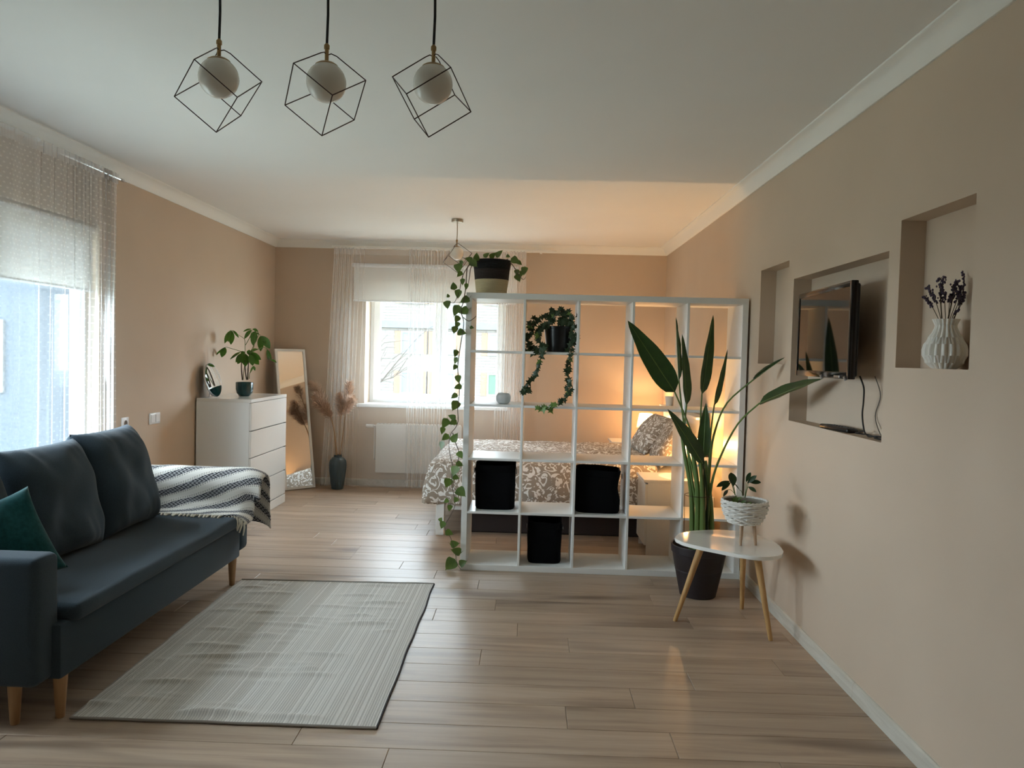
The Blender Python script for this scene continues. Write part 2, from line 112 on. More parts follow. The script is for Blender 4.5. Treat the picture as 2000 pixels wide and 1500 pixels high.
def thing(name, label, cat, loc=(0,0,0), group=None):
    o = bpy.data.objects.new(name, None); COL.objects.link(o); o.location = loc; o.empty_display_size = .1
    return tag(o, label, cat, group)
def B(): return bmesh.new()
def box(bm, x0, x1, y0, y1, z0, z1, bev=0.0, seg=2, mtx=None):
    vs = [bm.verts.new((x, y, z)) for x in (x0, x1) for y in (y0, y1) for z in (z0, z1)]
    for q in ((0,1,3,2), (4,6,7,5), (0,4,5,1), (2,3,7,6), (0,2,6,4), (1,5,7,3)): bm.faces.new([vs[i] for i in q])
    out = vs
    if bev > 0:
        es = list({e for v in vs for e in v.link_edges})
        r = bmesh.ops.bevel(bm, geom=es, offset=bev, segments=seg, profile=.5, affect='EDGES')
        out = list({v for f in r['faces'] for v in f.verts})
    if mtx is not None: bmesh.ops.transform(bm, matrix=mtx, verts=list({v for v in out}))
    return out
def rotz(a, c=(0,0,0)):
    c = Vector(c); return Matrix.Translation(c) @ Matrix.Rotation(a, 4, 'Z') @ Matrix.Translation(-c)
def frames(pts):
    pts = [Vector(p) for p in pts]; out = []; n0 = None
    for i, p in enumerate(pts):
        t = (pts[min(i+1, len(pts)-1)] - pts[max(i-1, 0)])
        t = t.normalized() if t.length > 1e-9 else Vector((0,0,1))
        if n0 is None: n0 = t.orthogonal().normalized()
        n0 = (n0 - t*n0.dot(t)); n0 = n0.normalized() if n0.length > 1e-6 else t.orthogonal().normalized()
        out.append((p, t, n0, t.cross(n0)))
    return out
def tube(bm, pts, r, seg=8, caps=True):
    rs = r if isinstance(r, (list, tuple)) else [r]*len(pts); rings = []
    for (p, t, n, b), q in zip(frames(pts), rs):
        rings.append([bm.verts.new(p + (n*math.cos(2*PI*k/seg) + b*math.sin(2*PI*k/seg))*q) for k in range(seg)])
    for a, c in zip(rings, rings[1:]):
        for k in range(seg): bm.faces.new((a[k], a[(k+1)%seg], c[(k+1)%seg], c[k]))
    if caps: bm.faces.new(rings[0][::-1]); bm.faces.new(rings[-1])
def spline(pts, n=4):
    P = [Vector(p) for p in pts]; out = []
    for i in range(len(P)-1):
        a, b, c, d = P[max(i-1,0)], P[i], P[i+1], P[min(i+2,len(P)-1)]
        for k in range(n):
            t = k/n; out.append(.5*((2*b)+(c-a)*t+(2*a-5*b+4*c-d)*t*t+(3*b-a-3*c+d)*t**3))
    out.append(P[-1]); return out
def lathe(bm, prof, c, seg=32, fr=None, close=False):
    """prof: (r, z) pairs; fr(theta, i) scales the radius"""
    c = Vector(c); rings = []
    for i, (r, z) in enumerate(prof):
        rings.append([bm.verts.new(c + Vector((math.cos(2*PI*k/seg)*r*(fr(2*PI*k/seg, i) if fr else 1), math.sin(2*PI*k/seg)*r*(fr(2*PI*k/seg, i) if fr else 1), z))) for k in range(seg)])
    for a, d in zip(rings, rings[1:]):
        for k in range(seg): bm.faces.new((a[k], a[(k+1)%seg], d[(k+1)%seg], d[k]))
    if prof[0][0] > 1e-5: bm.faces.new(rings[0][::-1])
    if close: bm.faces.new(rings[-1])
    bmesh.ops.remove_doubles(bm, verts=bm.verts, dist=1e-6)
def ball(bm, c, r, sx=1, sy=1, sz=1, u=20, v=12):
    bmesh.ops.create_uvsphere(bm, u_segments=u, v_segments=v, radius=1, matrix=Matrix.Translation(Vector(c)) @ Matrix.Diagonal((r*sx, r*sy, r*sz, 1)))
def grid(bm, nu, nv, f, uv=False):
    V = [[bm.verts.new(f(i/nu, j/nv)) for j in range(nv+1)] for i in range(nu+1)]
    lay = bm.loops.layers.uv.verify() if uv else None
    for i in range(nu):
        for j in range(nv):
            fc = bm.faces.new((V[i][j], V[i+1][j], V[i+1][j+1], V[i][j+1]))
            if uv:
                for l, (a, b) in zip(fc.loops, ((i,j),(i+1,j),(i+1,j+1),(i,j+1))): l[lay].uv = (a/nu, b/nv)
    return V
def slab(bm, poly, z0, z1, bev=0, mtx=None):
    a = [bm.verts.new((x, y, z0)) for x, y in poly]; b = [bm.verts.new((x, y, z1)) for x, y in poly]; n = len(poly)
    bm.faces.new(a[::-1]); bm.faces.new(b)
    for i in range(n): bm.faces.new((a[i], a[(i+1)%n], b[(i+1)%n], b[i]))
    if bev:
        es = [e for e in bm.edges if (e.verts[0] in a and e.verts[1] in a) or (e.verts[0] in b and e.verts[1] in b)]
        bmesh.ops.bevel(bm, geom=es, offset=bev, segments=3, profile=.5, affect='EDGES')
def pillow_bm(W, H, T, mtx, n=26, boxy=2.6, wr=.006, seed=0, pinch=.10):
    """a stuffed cushion: W x H face, thickness T, pinched corners"""
    bm = B()
    for s in (1, -1):
        def f(u, v):
            a, b = u*2-1, v*2-1
            a = math.copysign(abs(a)**.8, a); b = math.copysign(abs(b)**.8, b)
            x = a*W/2*(1 - pinch*(1-abs(b)**2.5)*.35*abs(a)**3); y = b*H/2*(1 - pinch*(1-abs(a)**2.5)*.35*abs(b)**3)
            e = max(0, 1-abs(a)**boxy)**.5 * max(0, 1-abs(b)**boxy)**.5
            z = s*T/2*e
            q = Vector((x*5+seed, y*5, s*3.1))
            k = noise.noise(q*1.3)*wr*2.2 + noise.noise(Vector((x*22+y*9+seed, y*5, 2)))*wr*abs(b)**2
            return mtx @ Vector((x, y, z + s*k*e**.5))
        grid(bm, n, n, f, uv=True)
    bmesh.ops.remove_doubles(bm, verts=bm.verts, dist=.0008)
    return bm
def leaf_bm(bm, base, tip, width, nrm=None, fold=.12, droop=.08, n=7, shape=None, mid=None, wave=0):
    """a leaf blade from base to tip, folded along its midrib; shape(t) gives the half width"""
    base, tip = Vector(base), Vector(tip); ax = tip-base; L = ax.length; t = ax.normalized()
    if nrm is None: nrm = Vector((rnd.uniform(-.5,.5), -1, rnd.uniform(-.2,.6)))
    s = t.cross(Vector(nrm)); s = s.normalized() if s.length > 1e-4 else t.orthogonal().normalized()
    nn = s.cross(t).normalized()
    shape = shape or (lambda q: math.sin(PI*q**.75)**.8)
    rows = []
    for i in range(n+1):
        q = i/n; c = base + ax*q - Vector((0,0,1))*droop*L*(q*q) + Vector((0,0,1))*droop*L*q
        if mid is not None: c = (1-q)**2*base + 2*q*(1-q)*Vector(mid) + q*q*tip
        h = shape(q)*width/2 if 0 < i < n else .0003
        wv = math.sin(q*19)*wave*width
        rows.append([bm.verts.new(c - s*h + nn*fold*h*1.4 + nn*wv), bm.verts.new(c), bm.verts.new(c + s*h + nn*fold*h*1.4 - nn*wv)])
    for a, b in zip(rows, rows[1:]):
        for k in (0, 1): bm.faces.new((a[k], a[k+1], b[k+1], b[k]))
# ------------------------------------------------------------------ materials
def paint(name, rgb, rough=.75, var=5, bump=.06):
    m = mat(name, rgb, rough, spec=.3); n = N(m); v = n.coord('Object')
    n.color(n.ramp(n.noise(v, 2.2, 2), ((.3, tuple(c-var for c in rgb)), (.7, tuple(c+var for c in rgb)))))
    n.bump(n.noise(v, 220, 2), bump, .002); return m
M = {}
M['wall'] = paint('wall_paint', (203,184,163), .7, 2)
M['ceiling'] = paint('ceiling_paint', (240,240,237), .8, 1)
M['cornice'] = mat('cornice_white', (238,238,232), .6)
M['white'] = mat('white_laminate', (232,232,228), .33)
M['gloss'] = mat('gloss_white', (232,230,224), .12)
M['winwhite'] = mat('window_plastic', (238,240,242), .3)
M['bmetal'] = mat('dark_metal', (62,44,38), .35, .8)
M['brass'] = mat('brass', (160,132,92), .35, .9)
M['nickel'] = mat('brushed_nickel', (176,166,150), .35, .9)
M['chrome'] = mat('chrome', (210,210,212), .12, 1)
M['globe'] = mat('opal_glass', (226,222,212), .25, 0, .5, **{'Subsurface Weight': .3, 'Subsurface Radius': (.05,.05,.05)})
M['cord'] = mat('black_cord', (18,17,18), .6)
M['blackfab'] = mat('black_fabric', (13,13,15), .95, spec=.1)
M['blackplastic'] = mat('black_plastic', (14,14,16), .3)
M['mirror'] = mat('mirror_glass', (238,240,240), .02, 1)
M['soil'] = mat('soil', (40,32,26), .95)
M['green_dark'] = mat('dark_leaf', (34,58,26), .38, spec=.5)
M['ivy'] = mat('ivy_leaf', (42,62,34), .5)
M['ivy_new'] = mat('young_ivy_leaf', (98,128,58), .5)
M['stem'] = mat('plant_stem', (92,116,56), .5)
M['vine'] = mat('vine_stem', (74,62,46), .6)
M['teal'] = mat('teal_glaze', (12,62,66), .14)
M['reed'] = mat('reed_stem', (150,118,78), .8)
M['lav'] = mat('lavender_flower', (84,72,88), .9)
M['lavstem'] = mat('lavender_stem', (92,82,66), .9)
M['ceramic'] = mat('matt_white_ceramic', (226,222,212), .5)
M['grey_ceramic'] = mat('frosted_grey_glass', (190,192,190), .5)
M['alu'] = mat('aluminium', (190,190,190), .3, .9)
def two_sided_leaf(name, rgb, rgb2, veins=True):
    m = mat(name, rgb, .38); n = N(m); v = n.coord('Object')
    n.color(n.ramp(n.noise(v, 14, 3), ((.3, rgb), (.72, rgb2))))
    tr = n.n('ShaderNodeBsdfTranslucent'); tr.inputs[0].default_value = (*lin(tuple(min(255, int(c*1.35)) for c in rgb2)), 1)
    mx = n.n('ShaderNodeMixShader'); mx.inputs[0].default_value = .16
    out = n.t.nodes['Material Output']
    n.t.links.new(n.b.outputs[0], mx.inputs[1]); n.t.links.new(tr.outputs[0], mx.inputs[2]); n.t.links.new(mx.outputs[0], out.inputs[0]); return m
M['pothos'] = two_sided_leaf('pothos_leaf', (52,74,32), (96,118,52))
M['strel'] = two_sided_leaf('strelitzia_leaf', (30,54,26), (48,76,34))
M['pach'] = two_sided_leaf('pachira_leaf', (42,72,22), (74,112,34))
def fabric(name, rgb, var=6, scale=320, rough=.95, bump=.25):
    m = mat(name, rgb, rough, spec=.15, **{'Sheen Weight': .12}); n = N(m); v = n.coord('Object')
    n.color(n.ramp(n.noise(v, scale, 2), ((.3, tuple(max(0, c-var) for c in rgb)), (.7, tuple(c+var for c in rgb)))))
    n.bump(n.noise(v, scale*1.4, 1), bump, .002); return m
M['sofa'] = fabric('charcoal_blue_weave', (56,68,77), 5)
M['velvet'] = fabric('teal_velvet', (16,70,72), 7, 60, .8, .1)
def wood(name, a, b, axis, rough=.5, sc=1.0):
    m = mat(name, a, rough); n = N(m); s = [28, 28, 28]; s[axis] = 2.2
    v = n.coord('Object', tuple(q*sc for q in s))
    f = n.noise(v, 1.0, 5, .6, .4); n.color(n.ramp(f, ((.28, a), (.72, b)))); n.bump(f, .1, .002); return m
M['beech'] = wood('light_beech', (176,132,80), (208,168,112), 2)
M['sofaleg'] = wood('sofa_leg_wood', (150,112,74), (184,146,104), 2)
M['bowlleg'] = wood('bowl_leg_wood', (172,140,112), (198,168,140), 2)
M['base'] = wood('whitewashed_oak_skirting', (188,182,168), (212,208,196), 1, .5, 1.5)
# laminate planks: tone per plank from the object's random number
m = mat('laminate_oak', (150,128,108), .36, spec=.45); n = N(m); oi = n.n('ShaderNodeObjectInfo')
tc = n.n('ShaderNodeTexCoord'); ad = n.n('ShaderNodeVectorMath', operation='MULTIPLY_ADD')
n.t.links.new(oi.outputs['Random'], ad.inputs[0]); ad.inputs[1].default_value = (37,53,11); n.t.links.new(tc.outputs['Object'], ad.inputs[2])
def mp(vec, sc):
    x = n.n('ShaderNodeMapping'); x.inputs['Scale'].default_value = sc; n.t.links.new(vec, x.inputs['Vector']); return x.outputs[0]
g1 = n.noise(mp(ad.outputs[0], (1.1,14,1)), 1.0, 5, .62, .6); g2 = n.noise(mp(ad.outputs[0], (3,90,1)), 1.0, 3, .6); g3 = n.noise(mp(ad.outputs[0], (.9,5,1)), 1.0, 2, .5, .3)
c1 = n.ramp(g1, ((.30, (158,136,116)), (.5, (185,163,141)), (.72, (199,179,158))))
c2 = n.mix(n.math('MULTIPLY', g2, .35), c1, (118,96,80))
c3 = n.mix(n.math('MULTIPLY', n.math('SUBTRACT', n.math('MAXIMUM', g3, .6), .6), 4.0), c2, (92,72,60))
tone = n.n('ShaderNodeHueSaturation'); n.t.links.new(c3, tone.inputs['Color'])
n.t.links.new(n.math('ADD', n.math('MULTIPLY', oi.outputs['Random'], .2), .9), tone.inputs['Value']); n.color(tone.outputs[0])
n.t.links.new(n.math('ADD', n.math('MULTIPLY', g1, .12), .35), n.b.inputs['Roughness']); n.bump(g2, .08, .001)
M['plank'] = m
M['subfloor'] = mat('joint_shadow_board', (84,68,56), .8)
# sheer voile: transparent + translucent + diffuse
def sheer(name, opac, rgb, dots=None, back=.14):
    m = bpy.data.materials.new(name); m.use_nodes = True; n = N(m); n.t.nodes.remove(n.b)
    tp = n.n('ShaderNodeBsdfTransparent'); tl = n.n('ShaderNodeBsdfTranslucent'); df = n.n('ShaderNodeBsdfDiffuse')
    for q in (tl, df): q.inputs[0].default_value = (*lin(rgb), 1)
    a = n.n('ShaderNodeMixShader'); a.inputs[0].default_value = 1-back; n.t.links.new(tl.outputs[0], a.inputs[1]); n.t.links.new(df.outputs[0], a.inputs[2])
    b = n.n('ShaderNodeMixShader'); n.t.links.new(tp.outputs[0], b.inputs[1]); n.t.links.new(a.outputs[0], b.inputs[2])
    if dots:
        tcn = n.n('ShaderNodeUVMap'); mp_ = n.n('ShaderNodeMapping'); mp_.inputs['Scale'].default_value = dots; n.t.links.new(tcn.outputs[0], mp_.inputs[0])
        sx = n.sep(mp_.outputs[0]); row = n.math('FLOOR', sx[1]); xx = n.math('ADD', sx[0], n.math('MULTIPLY', n.math('MODULO', row, 2.0), .5))
        dx = n.math('SUBTRACT', n.math('FRACT', xx), .5); dy = n.math('SUBTRACT', n.math('FRACT', sx[1]), .5)
        d = n.math('ADD', n.math('MULTIPLY', dx, dx), n.math('MULTIPLY', dy, dy))
        n.t.links.new(n.math('ADD', n.math('MULTIPLY', n.math('LESS_THAN', d, .04), .13), opac), b.inputs[0])
    else: b.inputs[0].default_value = opac
    n.t.links.new(b.outputs[0], n.t.nodes['Material Output'].inputs[0]); return m
M['voile_dot'] = sheer('dotted_voile', .38, (249,249,249), (205, 100, 1), .05)
M['voile'] = sheer('plain_voile', .245, (249,248,247), None, .07)
M['blind'] = sheer('roller_blind_cloth', .985, (246,245,241), None, .05)
m = bpy.data.materials.new('window_glass'); m.use_nodes = True; n = N(m); n.t.nodes.remove(n.b)
tp = n.n('ShaderNodeBsdfTransparent'); tp.inputs[0].default_value = (.94,.97,.97,1); gl = n.n('ShaderNodeBsdfGlossy'); gl.inputs['Roughness'].default_value = .02
fr = n.n('ShaderNodeFresnel'); fr.inputs[0].default_value = 1.45; mx = n.n('ShaderNodeMixShader')
n.t.links.new(fr.outputs[0], mx.inputs[0]); n.t.links.new(tp.outputs[0], mx.inputs[1]); n.t.links.new(gl.outputs[0], mx.inputs[2]); n.t.links.new(mx.outputs[0], n.t.nodes['Material Output'].inputs[0])
M['glass'] = m
# scroll print: voronoi cells, each with a logarithmic curl and small leaves between
def scroll(name, ground, ink, sc=7.5):
    m = mat(name, ground, .85, spec=.2); n = N(m); v = n.coord('Object', (sc,)*3)
    nz = n.n('ShaderNodeTexNoise'); n.t.links.new(v, nz.inputs['Vector']); nz.inputs['Scale'].default_value = 1.4; nz.inputs['Detail'].default_value = 1
    w_ = n.n('ShaderNodeVectorMath', operation='MULTIPLY_ADD'); n.t.links.new(nz.outputs['Color'], w_.inputs[0]); w_.inputs[1].default_value = (.9,.9,.9); n.t.links.new(v, w_.inputs[2])
    def curl(scale, turns, wid, sign):
        vo = n.n('ShaderNodeTexVoronoi'); n.t.links.new(w_.outputs[0], vo.inputs['Vector']); vo.inputs['Scale'].default_value = scale; vo.inputs['Randomness'].default_value = .85
        mul = n.n('ShaderNodeVectorMath', operation='SCALE'); n.t.links.new(w_.outputs[0], mul.inputs[0]); mul.inputs['Scale'].default_value = 1.0
        d = n.n('ShaderNodeVectorMath', operation='SUBTRACT'); n.t.links.new(mul.outputs[0], d.inputs[0]); n.t.links.new(vo.outputs['Position'], d.inputs[1])
        s = n.sep(d.outputs[0]); yy = n.math('ADD', s[1], s[2]); th = n.math('ARCTAN2', yy, s[0]); r = vo.outputs['Distance']
        ph = n.math('ADD', n.math('MULTIPLY', th, sign/(2*PI)), n.math('MULTIPLY', r, turns)); cs = n.sep(vo.outputs['Color'])
        f = n.math('ABSOLUTE', n.math('SUBTRACT', n.math('FRACT', n.math('ADD', ph, cs[0])), .5))
        wd = n.math('ADD', n.math('MULTIPLY', n.noise(w_.outputs[0], 3.2, 1), wid), .02)
        return n.math('LESS_THAN', f, wd)
    a = curl(1.0, 2.6, .24, 1.0); b = curl(2.3, 1.1, .30, -1.0)
    k = n.math('GREATER_THAN', n.noise(w_.outputs[0], 1.7, 1), .5)
    msk = n.math('MAXIMUM', n.math('MULTIPLY', a, k), n.math('MULTIPLY', b, n.math('SUBTRACT', 1.0, k)))
    n.color(n.mix(msk, ground, ink)); n.bump(n.noise(v, 60, 2), .1, .002); return m
M['duvet'] = scroll('scroll_print_cotton', (160,147,133), (240,237,232), 9.0)
# ------------------------------------------------------------------ the room
XL, XR, YB, YF, ZC = -2.70, 1.415, 8.03, -1.6, 2.575
def struct(name, bm, m, parent=None, **k):
    o = finish(name, bm, m, parent, **k)
    if parent is None: o['kind'] = 'structure'
    return o
bm = B(); box(bm, XL-.3, XR+.3, YF-.3, YB+.3, -.12, -.011); floor = struct('floor', bm, M['subfloor'], smooth=False)
# laminate planks, each a piece of its own
PW = .1885; Y0 = 2.659 - PW*23
offs = {23:.57, 24:.185, 25:.468, 26:.75, 27:-.188, 28:.233, 31:-.15, 32:-.62}
k = 0
while Y0 + PW*k < YB - .01:
    ya, yb = Y0+PW*k, min(Y0+PW*(k+1), YB)
    xs = offs.get(k, rnd.uniform(-1.2, .2))
    cuts = [xs + 1.38*i for i in range(-4, 5)]; cuts = sorted(c for c in cuts if XL+.05 < c < XR-.05); cuts = [XL]+cuts+[XR]
    for a, b in zip(cuts, cuts[1:]):
        bm = B(); g = .0016
        q0 = [bm.verts.new(v) for v in ((a,ya,-.011),(b,ya,-.011),(b,yb,-.011),(a,yb,-.011))]
        q1 = [bm.verts.new(v) for v in ((a+g*.5,ya+g*.5,-.0012),(b-g*.5,ya+g*.5,-.0012),(b-g*.5,yb-g*.5,-.0012),(a+g*.5,yb-g*.5,-.0012))]
        q2 = [bm.verts.new(v) for v in ((a+g*1.5,ya+g*1.5,0),(b-g*1.5,ya+g*1.5,0),(b-g*1.5,yb-g*1.5,0),(a+g*1.5,yb-g*1.5,0))]
        for lo, hi in ((q0,q1),(q1,q2)):
            for i in range(4): bm.faces.new((lo[i], lo[(i+1)%4], hi[(i+1)%4], hi[i]))
        bm.faces.new(q2)
        cx, cy = (a+b)/2, (ya+yb)/2; bmesh.ops.translate(bm, vec=(-cx,-cy,0), verts=bm.verts)
        me = bpy.data.meshes.new('plank'); bm.to_mesh(me); bm.free(); me.materials.append(M['plank'])
        o = bpy.data.objects.new('plank', me); COL.objects.link(o); o.parent = floor; o.location = (cx, cy, 0)
    k += 1
bm = B(); box(bm, XL-.45, XR+.25, YF-.2, YB+.45, ZC, ZC+.2); struct('ceiling', bm, M['ceiling'], smooth=False)
def holed(bm, u0, u1, v0, v1, holes, put, depth):
    """a wall slab with rectangular through-holes: put(u, v, d) maps to world"""
    us = sorted({u0, u1, *[h[0] for h in holes], *[h[1] for h in holes]}); vs = sorted({v0, v1, *[h[2] for h in holes], *[h[3] for h in holes]})
    inh = lambda a, b: any(h[0]-1e-6 < a < h[1]+1e-6 and h[2]-1e-6 < b < h[3]+1e-6 for h in holes)
    full = lambda i, j: 0 <= i < len(us)-1 and 0 <= j < len(vs)-1 and not inh((us[i]+us[i+1])/2, (vs[j]+vs[j+1])/2)
    def quad(*p): bm.faces.new([bm.verts.new(put(*q)) for q in p])
    for i in range(len(us)-1):
        for j in range(len(vs)-1):
            if not full(i, j): continue
            a, b, c, d = us[i], us[i+1], vs[j], vs[j+1]
            quad((a,c,0),(b,c,0),(b,d,0),(a,d,0)); quad((a,c,depth),(b,c,depth),(b,d,depth),(a,d,depth))
            if not full(i-1, j): quad((a,c,0),(a,d,0),(a,d,depth),(a,c,depth))
            if not full(i+1, j): quad((b,c,0),(b,d,0),(b,d,depth),(b,c,depth))
            if not full(i, j-1): quad((a,c,0),(b,c,0),(b,c,depth),(a,c,depth))
            if not full(i, j+1): quad((a,d,0),(b,d,0),(b,d,depth),(a,d,depth))
    bmesh.ops.remove_doubles(bm, verts=bm.verts, dist=1e-5)
# right wall: three niches 95 mm deep, closed by the back layer
NI = [(4.233,4.741,1.402,1.972), (3.065,4.150,1.100,1.862), (2.484,2.975,1.401,1.965)]
bm = B(); holed(bm, YF, YB, 0, ZC, NI, lambda u, v, d: (XR+d, u, v), .095)
box(bm, XR+.0951, XR+.25, YF, YB, 0, ZC); struct('wall_right', bm, M['wall'], smooth=False)
WN = (.95, 1.55, .95, 2.16)                         # unseen side window, added to fill the near end with light
WL = (2.35, 4.74, .30, 2.16)                       # opening of the side window (y0, y1, z0, z1)
bm = B(); holed(bm, YF, YB, 0, ZC, [WL, WN], lambda u, v, d: (XL-d, u, v), .155); wl_ = struct('wall_left', bm, M['wall'], smooth=False)
bm = B(); holed(bm, YF, YB, 0, ZC, [WL, WN], lambda u, v, d: (XL-.1552-d, u, v), .225); finish('outer_wall', bm, mat('outside_plaster', (62,70,78), .9), wl_, smooth=False)
WB = (-1.73, -.25, .86, 2.15)                      # opening of the back window (x0, x1, z0, z1)
bm = B(); holed(bm, XL-.38, XR+.25, 0, ZC, [WB], lambda u, v, d: (u, YB+d, v), .42); struct('wall_back', bm, M['wall'], smooth=False)
bm = B(); box(bm, XL-.38, XR+.25, YF-.15, YF, 0, ZC); struct('wall_front', bm, M['wall'], smooth=False)
# cornices and skirtings
CP = [(0,-.078),(.009,-.078),(.014,-.072),(.03,-.05),(.046,-.026),(.066,-.012),(.074,-.010),(.079,-.006),(.080,0)]
def strip(name, prof, a, b, inward, m, z=0):
    bm = B(); a, b, inward = Vector(a), Vector(b), Vector(inward); P = list(prof)
    ra = [bm.verts.new(a + inward*d + Vector((0,0,z+h))) for d, h in P]; rb = [bm.verts.new(b + inward*d + Vector((0,0,z+h))) for d, h in P]
    for i in range(len(P)-1): bm.faces.new((ra[i], ra[i+1], rb[i+1], rb[i]))
    c = P[-1]; q = [(0, c[1])] if c[0] > 0 and P[0][0] == 0 else []
    return struct(name, bm, m, angle=25)
strip('trim_1', CP, (XR,YF,0), (XR,YB,0), (-1,0,0), M['cornice'], ZC)
strip('trim_2', CP, (XL,YB,0), (XR,YB,0), (0,-1,0), M['cornice'], ZC)
strip('trim_3', CP, (XL,YF,0), (XL,YB,0), (1,0,0), M['cornice'], ZC)
BP = [(.014,0),(.014,.05),(.011,.062),(.005,.069),(0,.07)]
strip('baseboard_right', BP, (XR,1.2,0), (XR,3.199,0), (-1,0,0), M['base']); strip('baseboard_right', BP, (XR,3.201,0), (XR,YB,0), (-1,0,0), M['base'])
strip('baseboard_back', BP, (XL,YB,0), (XR,YB,0), (0,-1,0), M['base']); strip('baseboard_left', BP, (XL,YF,0), (XL,YB,0), (1,0,0), M['base'])
# ------------------------------------------------------------------ windows
def sash(root, name, put, a, b, c, d, wd, t0, t1):
    """a casement: put maps (u, z, depth) -> world"""
    bm = B()
    for (p, q, r, s) in ((a,a+wd,c,d),(b-wd,b,c,d),(a+wd,b-wd,c,c+wd),(a+wd,b-wd,d-wd,d)):
        k0, k1 = put(p, r, t0), put(q, s, t1)
        box(bm, *sorted((k0[0],k1[0])), *sorted((k0[1],k1[1])), *sorted((k0[2],k1[2])), bev=.006, seg=1)
    o = finish(name, bm, M['winwhite'], root)
    bm = B(); tm = (t0+t1)/2; bm.faces.new([bm.verts.new(put(u, z, tm)) for u, z in ((a+wd,c+wd),(b-wd,c+wd),(b-wd,d-wd),(a+wd,d-wd))])
    finish('pane', bm, M['glass'], o, smooth=False, rec=False); return o
def handle(root, p, dirn):
    bm = B(); p = Vector(p); d = Vector(dirn)
    tube(bm, [p, p+d*.035], .009, 8); tube(bm, [p+d*.035, p+d*.04+Vector((0,0,-.11))], .009, 8)
    box(bm, p.x-.014, p.x+.014, p.y-.014, p.y+.014, p.z-.035, p.z+.035, .004, 1); finish('window_handle', bm, M['winwhite'], root)
pb = lambda u, z, t: (u, YB+.26+t, z)
w1 = thing('window_1', None, None, (-.99,YB+.26,.86)); w1['kind'] = 'structure'
bm = B()
for (a,b,c,d) in ((-1.73,-1.69,.86,2.15),(-.29,-.25,.86,2.15),(-1.69,-.29,.86,.90),(-1.69,-.29,2.11,2.15),(-.99,-.93,.90,2.11)):
    box(bm, a, b, YB+.26, YB+.33, c, d, .004, 1)
finish('window_frame', bm, M['winwhite'], w1)
sash(w1, 'window_sash', pb, -1.695, -.962, .895, 2.115, .075, -.018, .045); sash(w1, 'window_sash', pb, -.955, -.285, .895, 2.115, .065, -.018, .045)
handle(w1, (-1.0,YB+.236,1.45), (0,-1,0)); handle(w1, (-.92,YB+.236,1.45), (0,-1,0))
bm = B(); box(bm, -1.80, -.20, YB-.06, YB+.27, .835, .872, .008); finish('window_sill', bm, M['white'], w1)
bm = B(); box(bm, -.315, -.305, YB+.235, YB+.242, .955, .985); finish('child_lock', bm, mat('blue_plastic', (40,84,190), .4), w1)
pl = lambda u, z, t: (XL-.085-t, u, z)
def side_window(name, y0, y1, zb=.3, ym=None):
    w = thing(name, None, None, (XL-.085,(y0+y1)/2,zb)); w['kind'] = 'structure'; ym = ym or (y0+y1)/2
    bm = B()
    for (a,b,c,d) in ((y0,y0+.04,zb,2.16),(y1-.04,y1,zb,2.16),(y0+.04,y1-.04,zb,zb+.04),(y0+.04,y1-.04,2.12,2.16),(ym-.03,ym+.03,zb+.04,2.12)):
        box(bm, XL-.155, XL-.085, a, b, c, d, .004, 1)
    finish('window_frame', bm, M['winwhite'], w)
    sash(w, 'window_sash', pl, y0+.03, ym-.01, zb+.03, 2.13, .075, -.018, .045); sash(w, 'window_sash', pl, ym+.01, y1-.03, zb+.03, 2.13, .075, -.018, .045)
    bm = B(); box(bm, XL-.085, XL+.02, y0-.04, y1+.04, zb-.025, zb+.01, .008); finish('window_sill', bm, M['white'], w)
side_window('window_2', 2.35, 4.74, ym=3.81); side_window('added_fill_window', .95, 1.55, .95)  # the nearer one is added out of view as fill light
# roller blinds
def blind(label, put, a, b, zt, zb):
    c = put((a+b)/2, zt, 0); t = thing('roller_blind', label, 'blind', c)
    bm = B(); P0, P1 = put(a, zt, .03), put(b, zt, .03); tube(bm, [P0, P1], .021, 12); finish('cassette', bm, M['winwhite'], t)
    bm = B(); q = [put(a+.015, zt, .012), put(b-.015, zt, .012), put(b-.015, zb, .012), put(a+.015, zb, .012)]
    bm.faces.new([bm.verts.new(v) for v in q]); finish('blind_cloth', bm, M['blind'], t, smooth=False)
    bm = B(); tube(bm, [put(a+.015, zb, .012), put(b-.015, zb, .012)], .009, 8); finish('bottom_rail', bm, M['winwhite'], t)
    return t
t = blind('white roller blind drawn halfway over the back window', lambda u, z, d: (u, YB-d, z), -1.875, -.13, 2.325, 1.955)
bm = B(); tube(bm, [(-1.885,YB-.03,2.325), (-1.887,YB-.028,1.1)], .0015, 4); finish('pull_cord', bm, M['winwhite'], t)
blind('cream roller blind halfway down inside the sofa-side window', lambda u, z, d: (XL-.012-d, u, z), 2.37, 4.72, 2.13, 1.745)
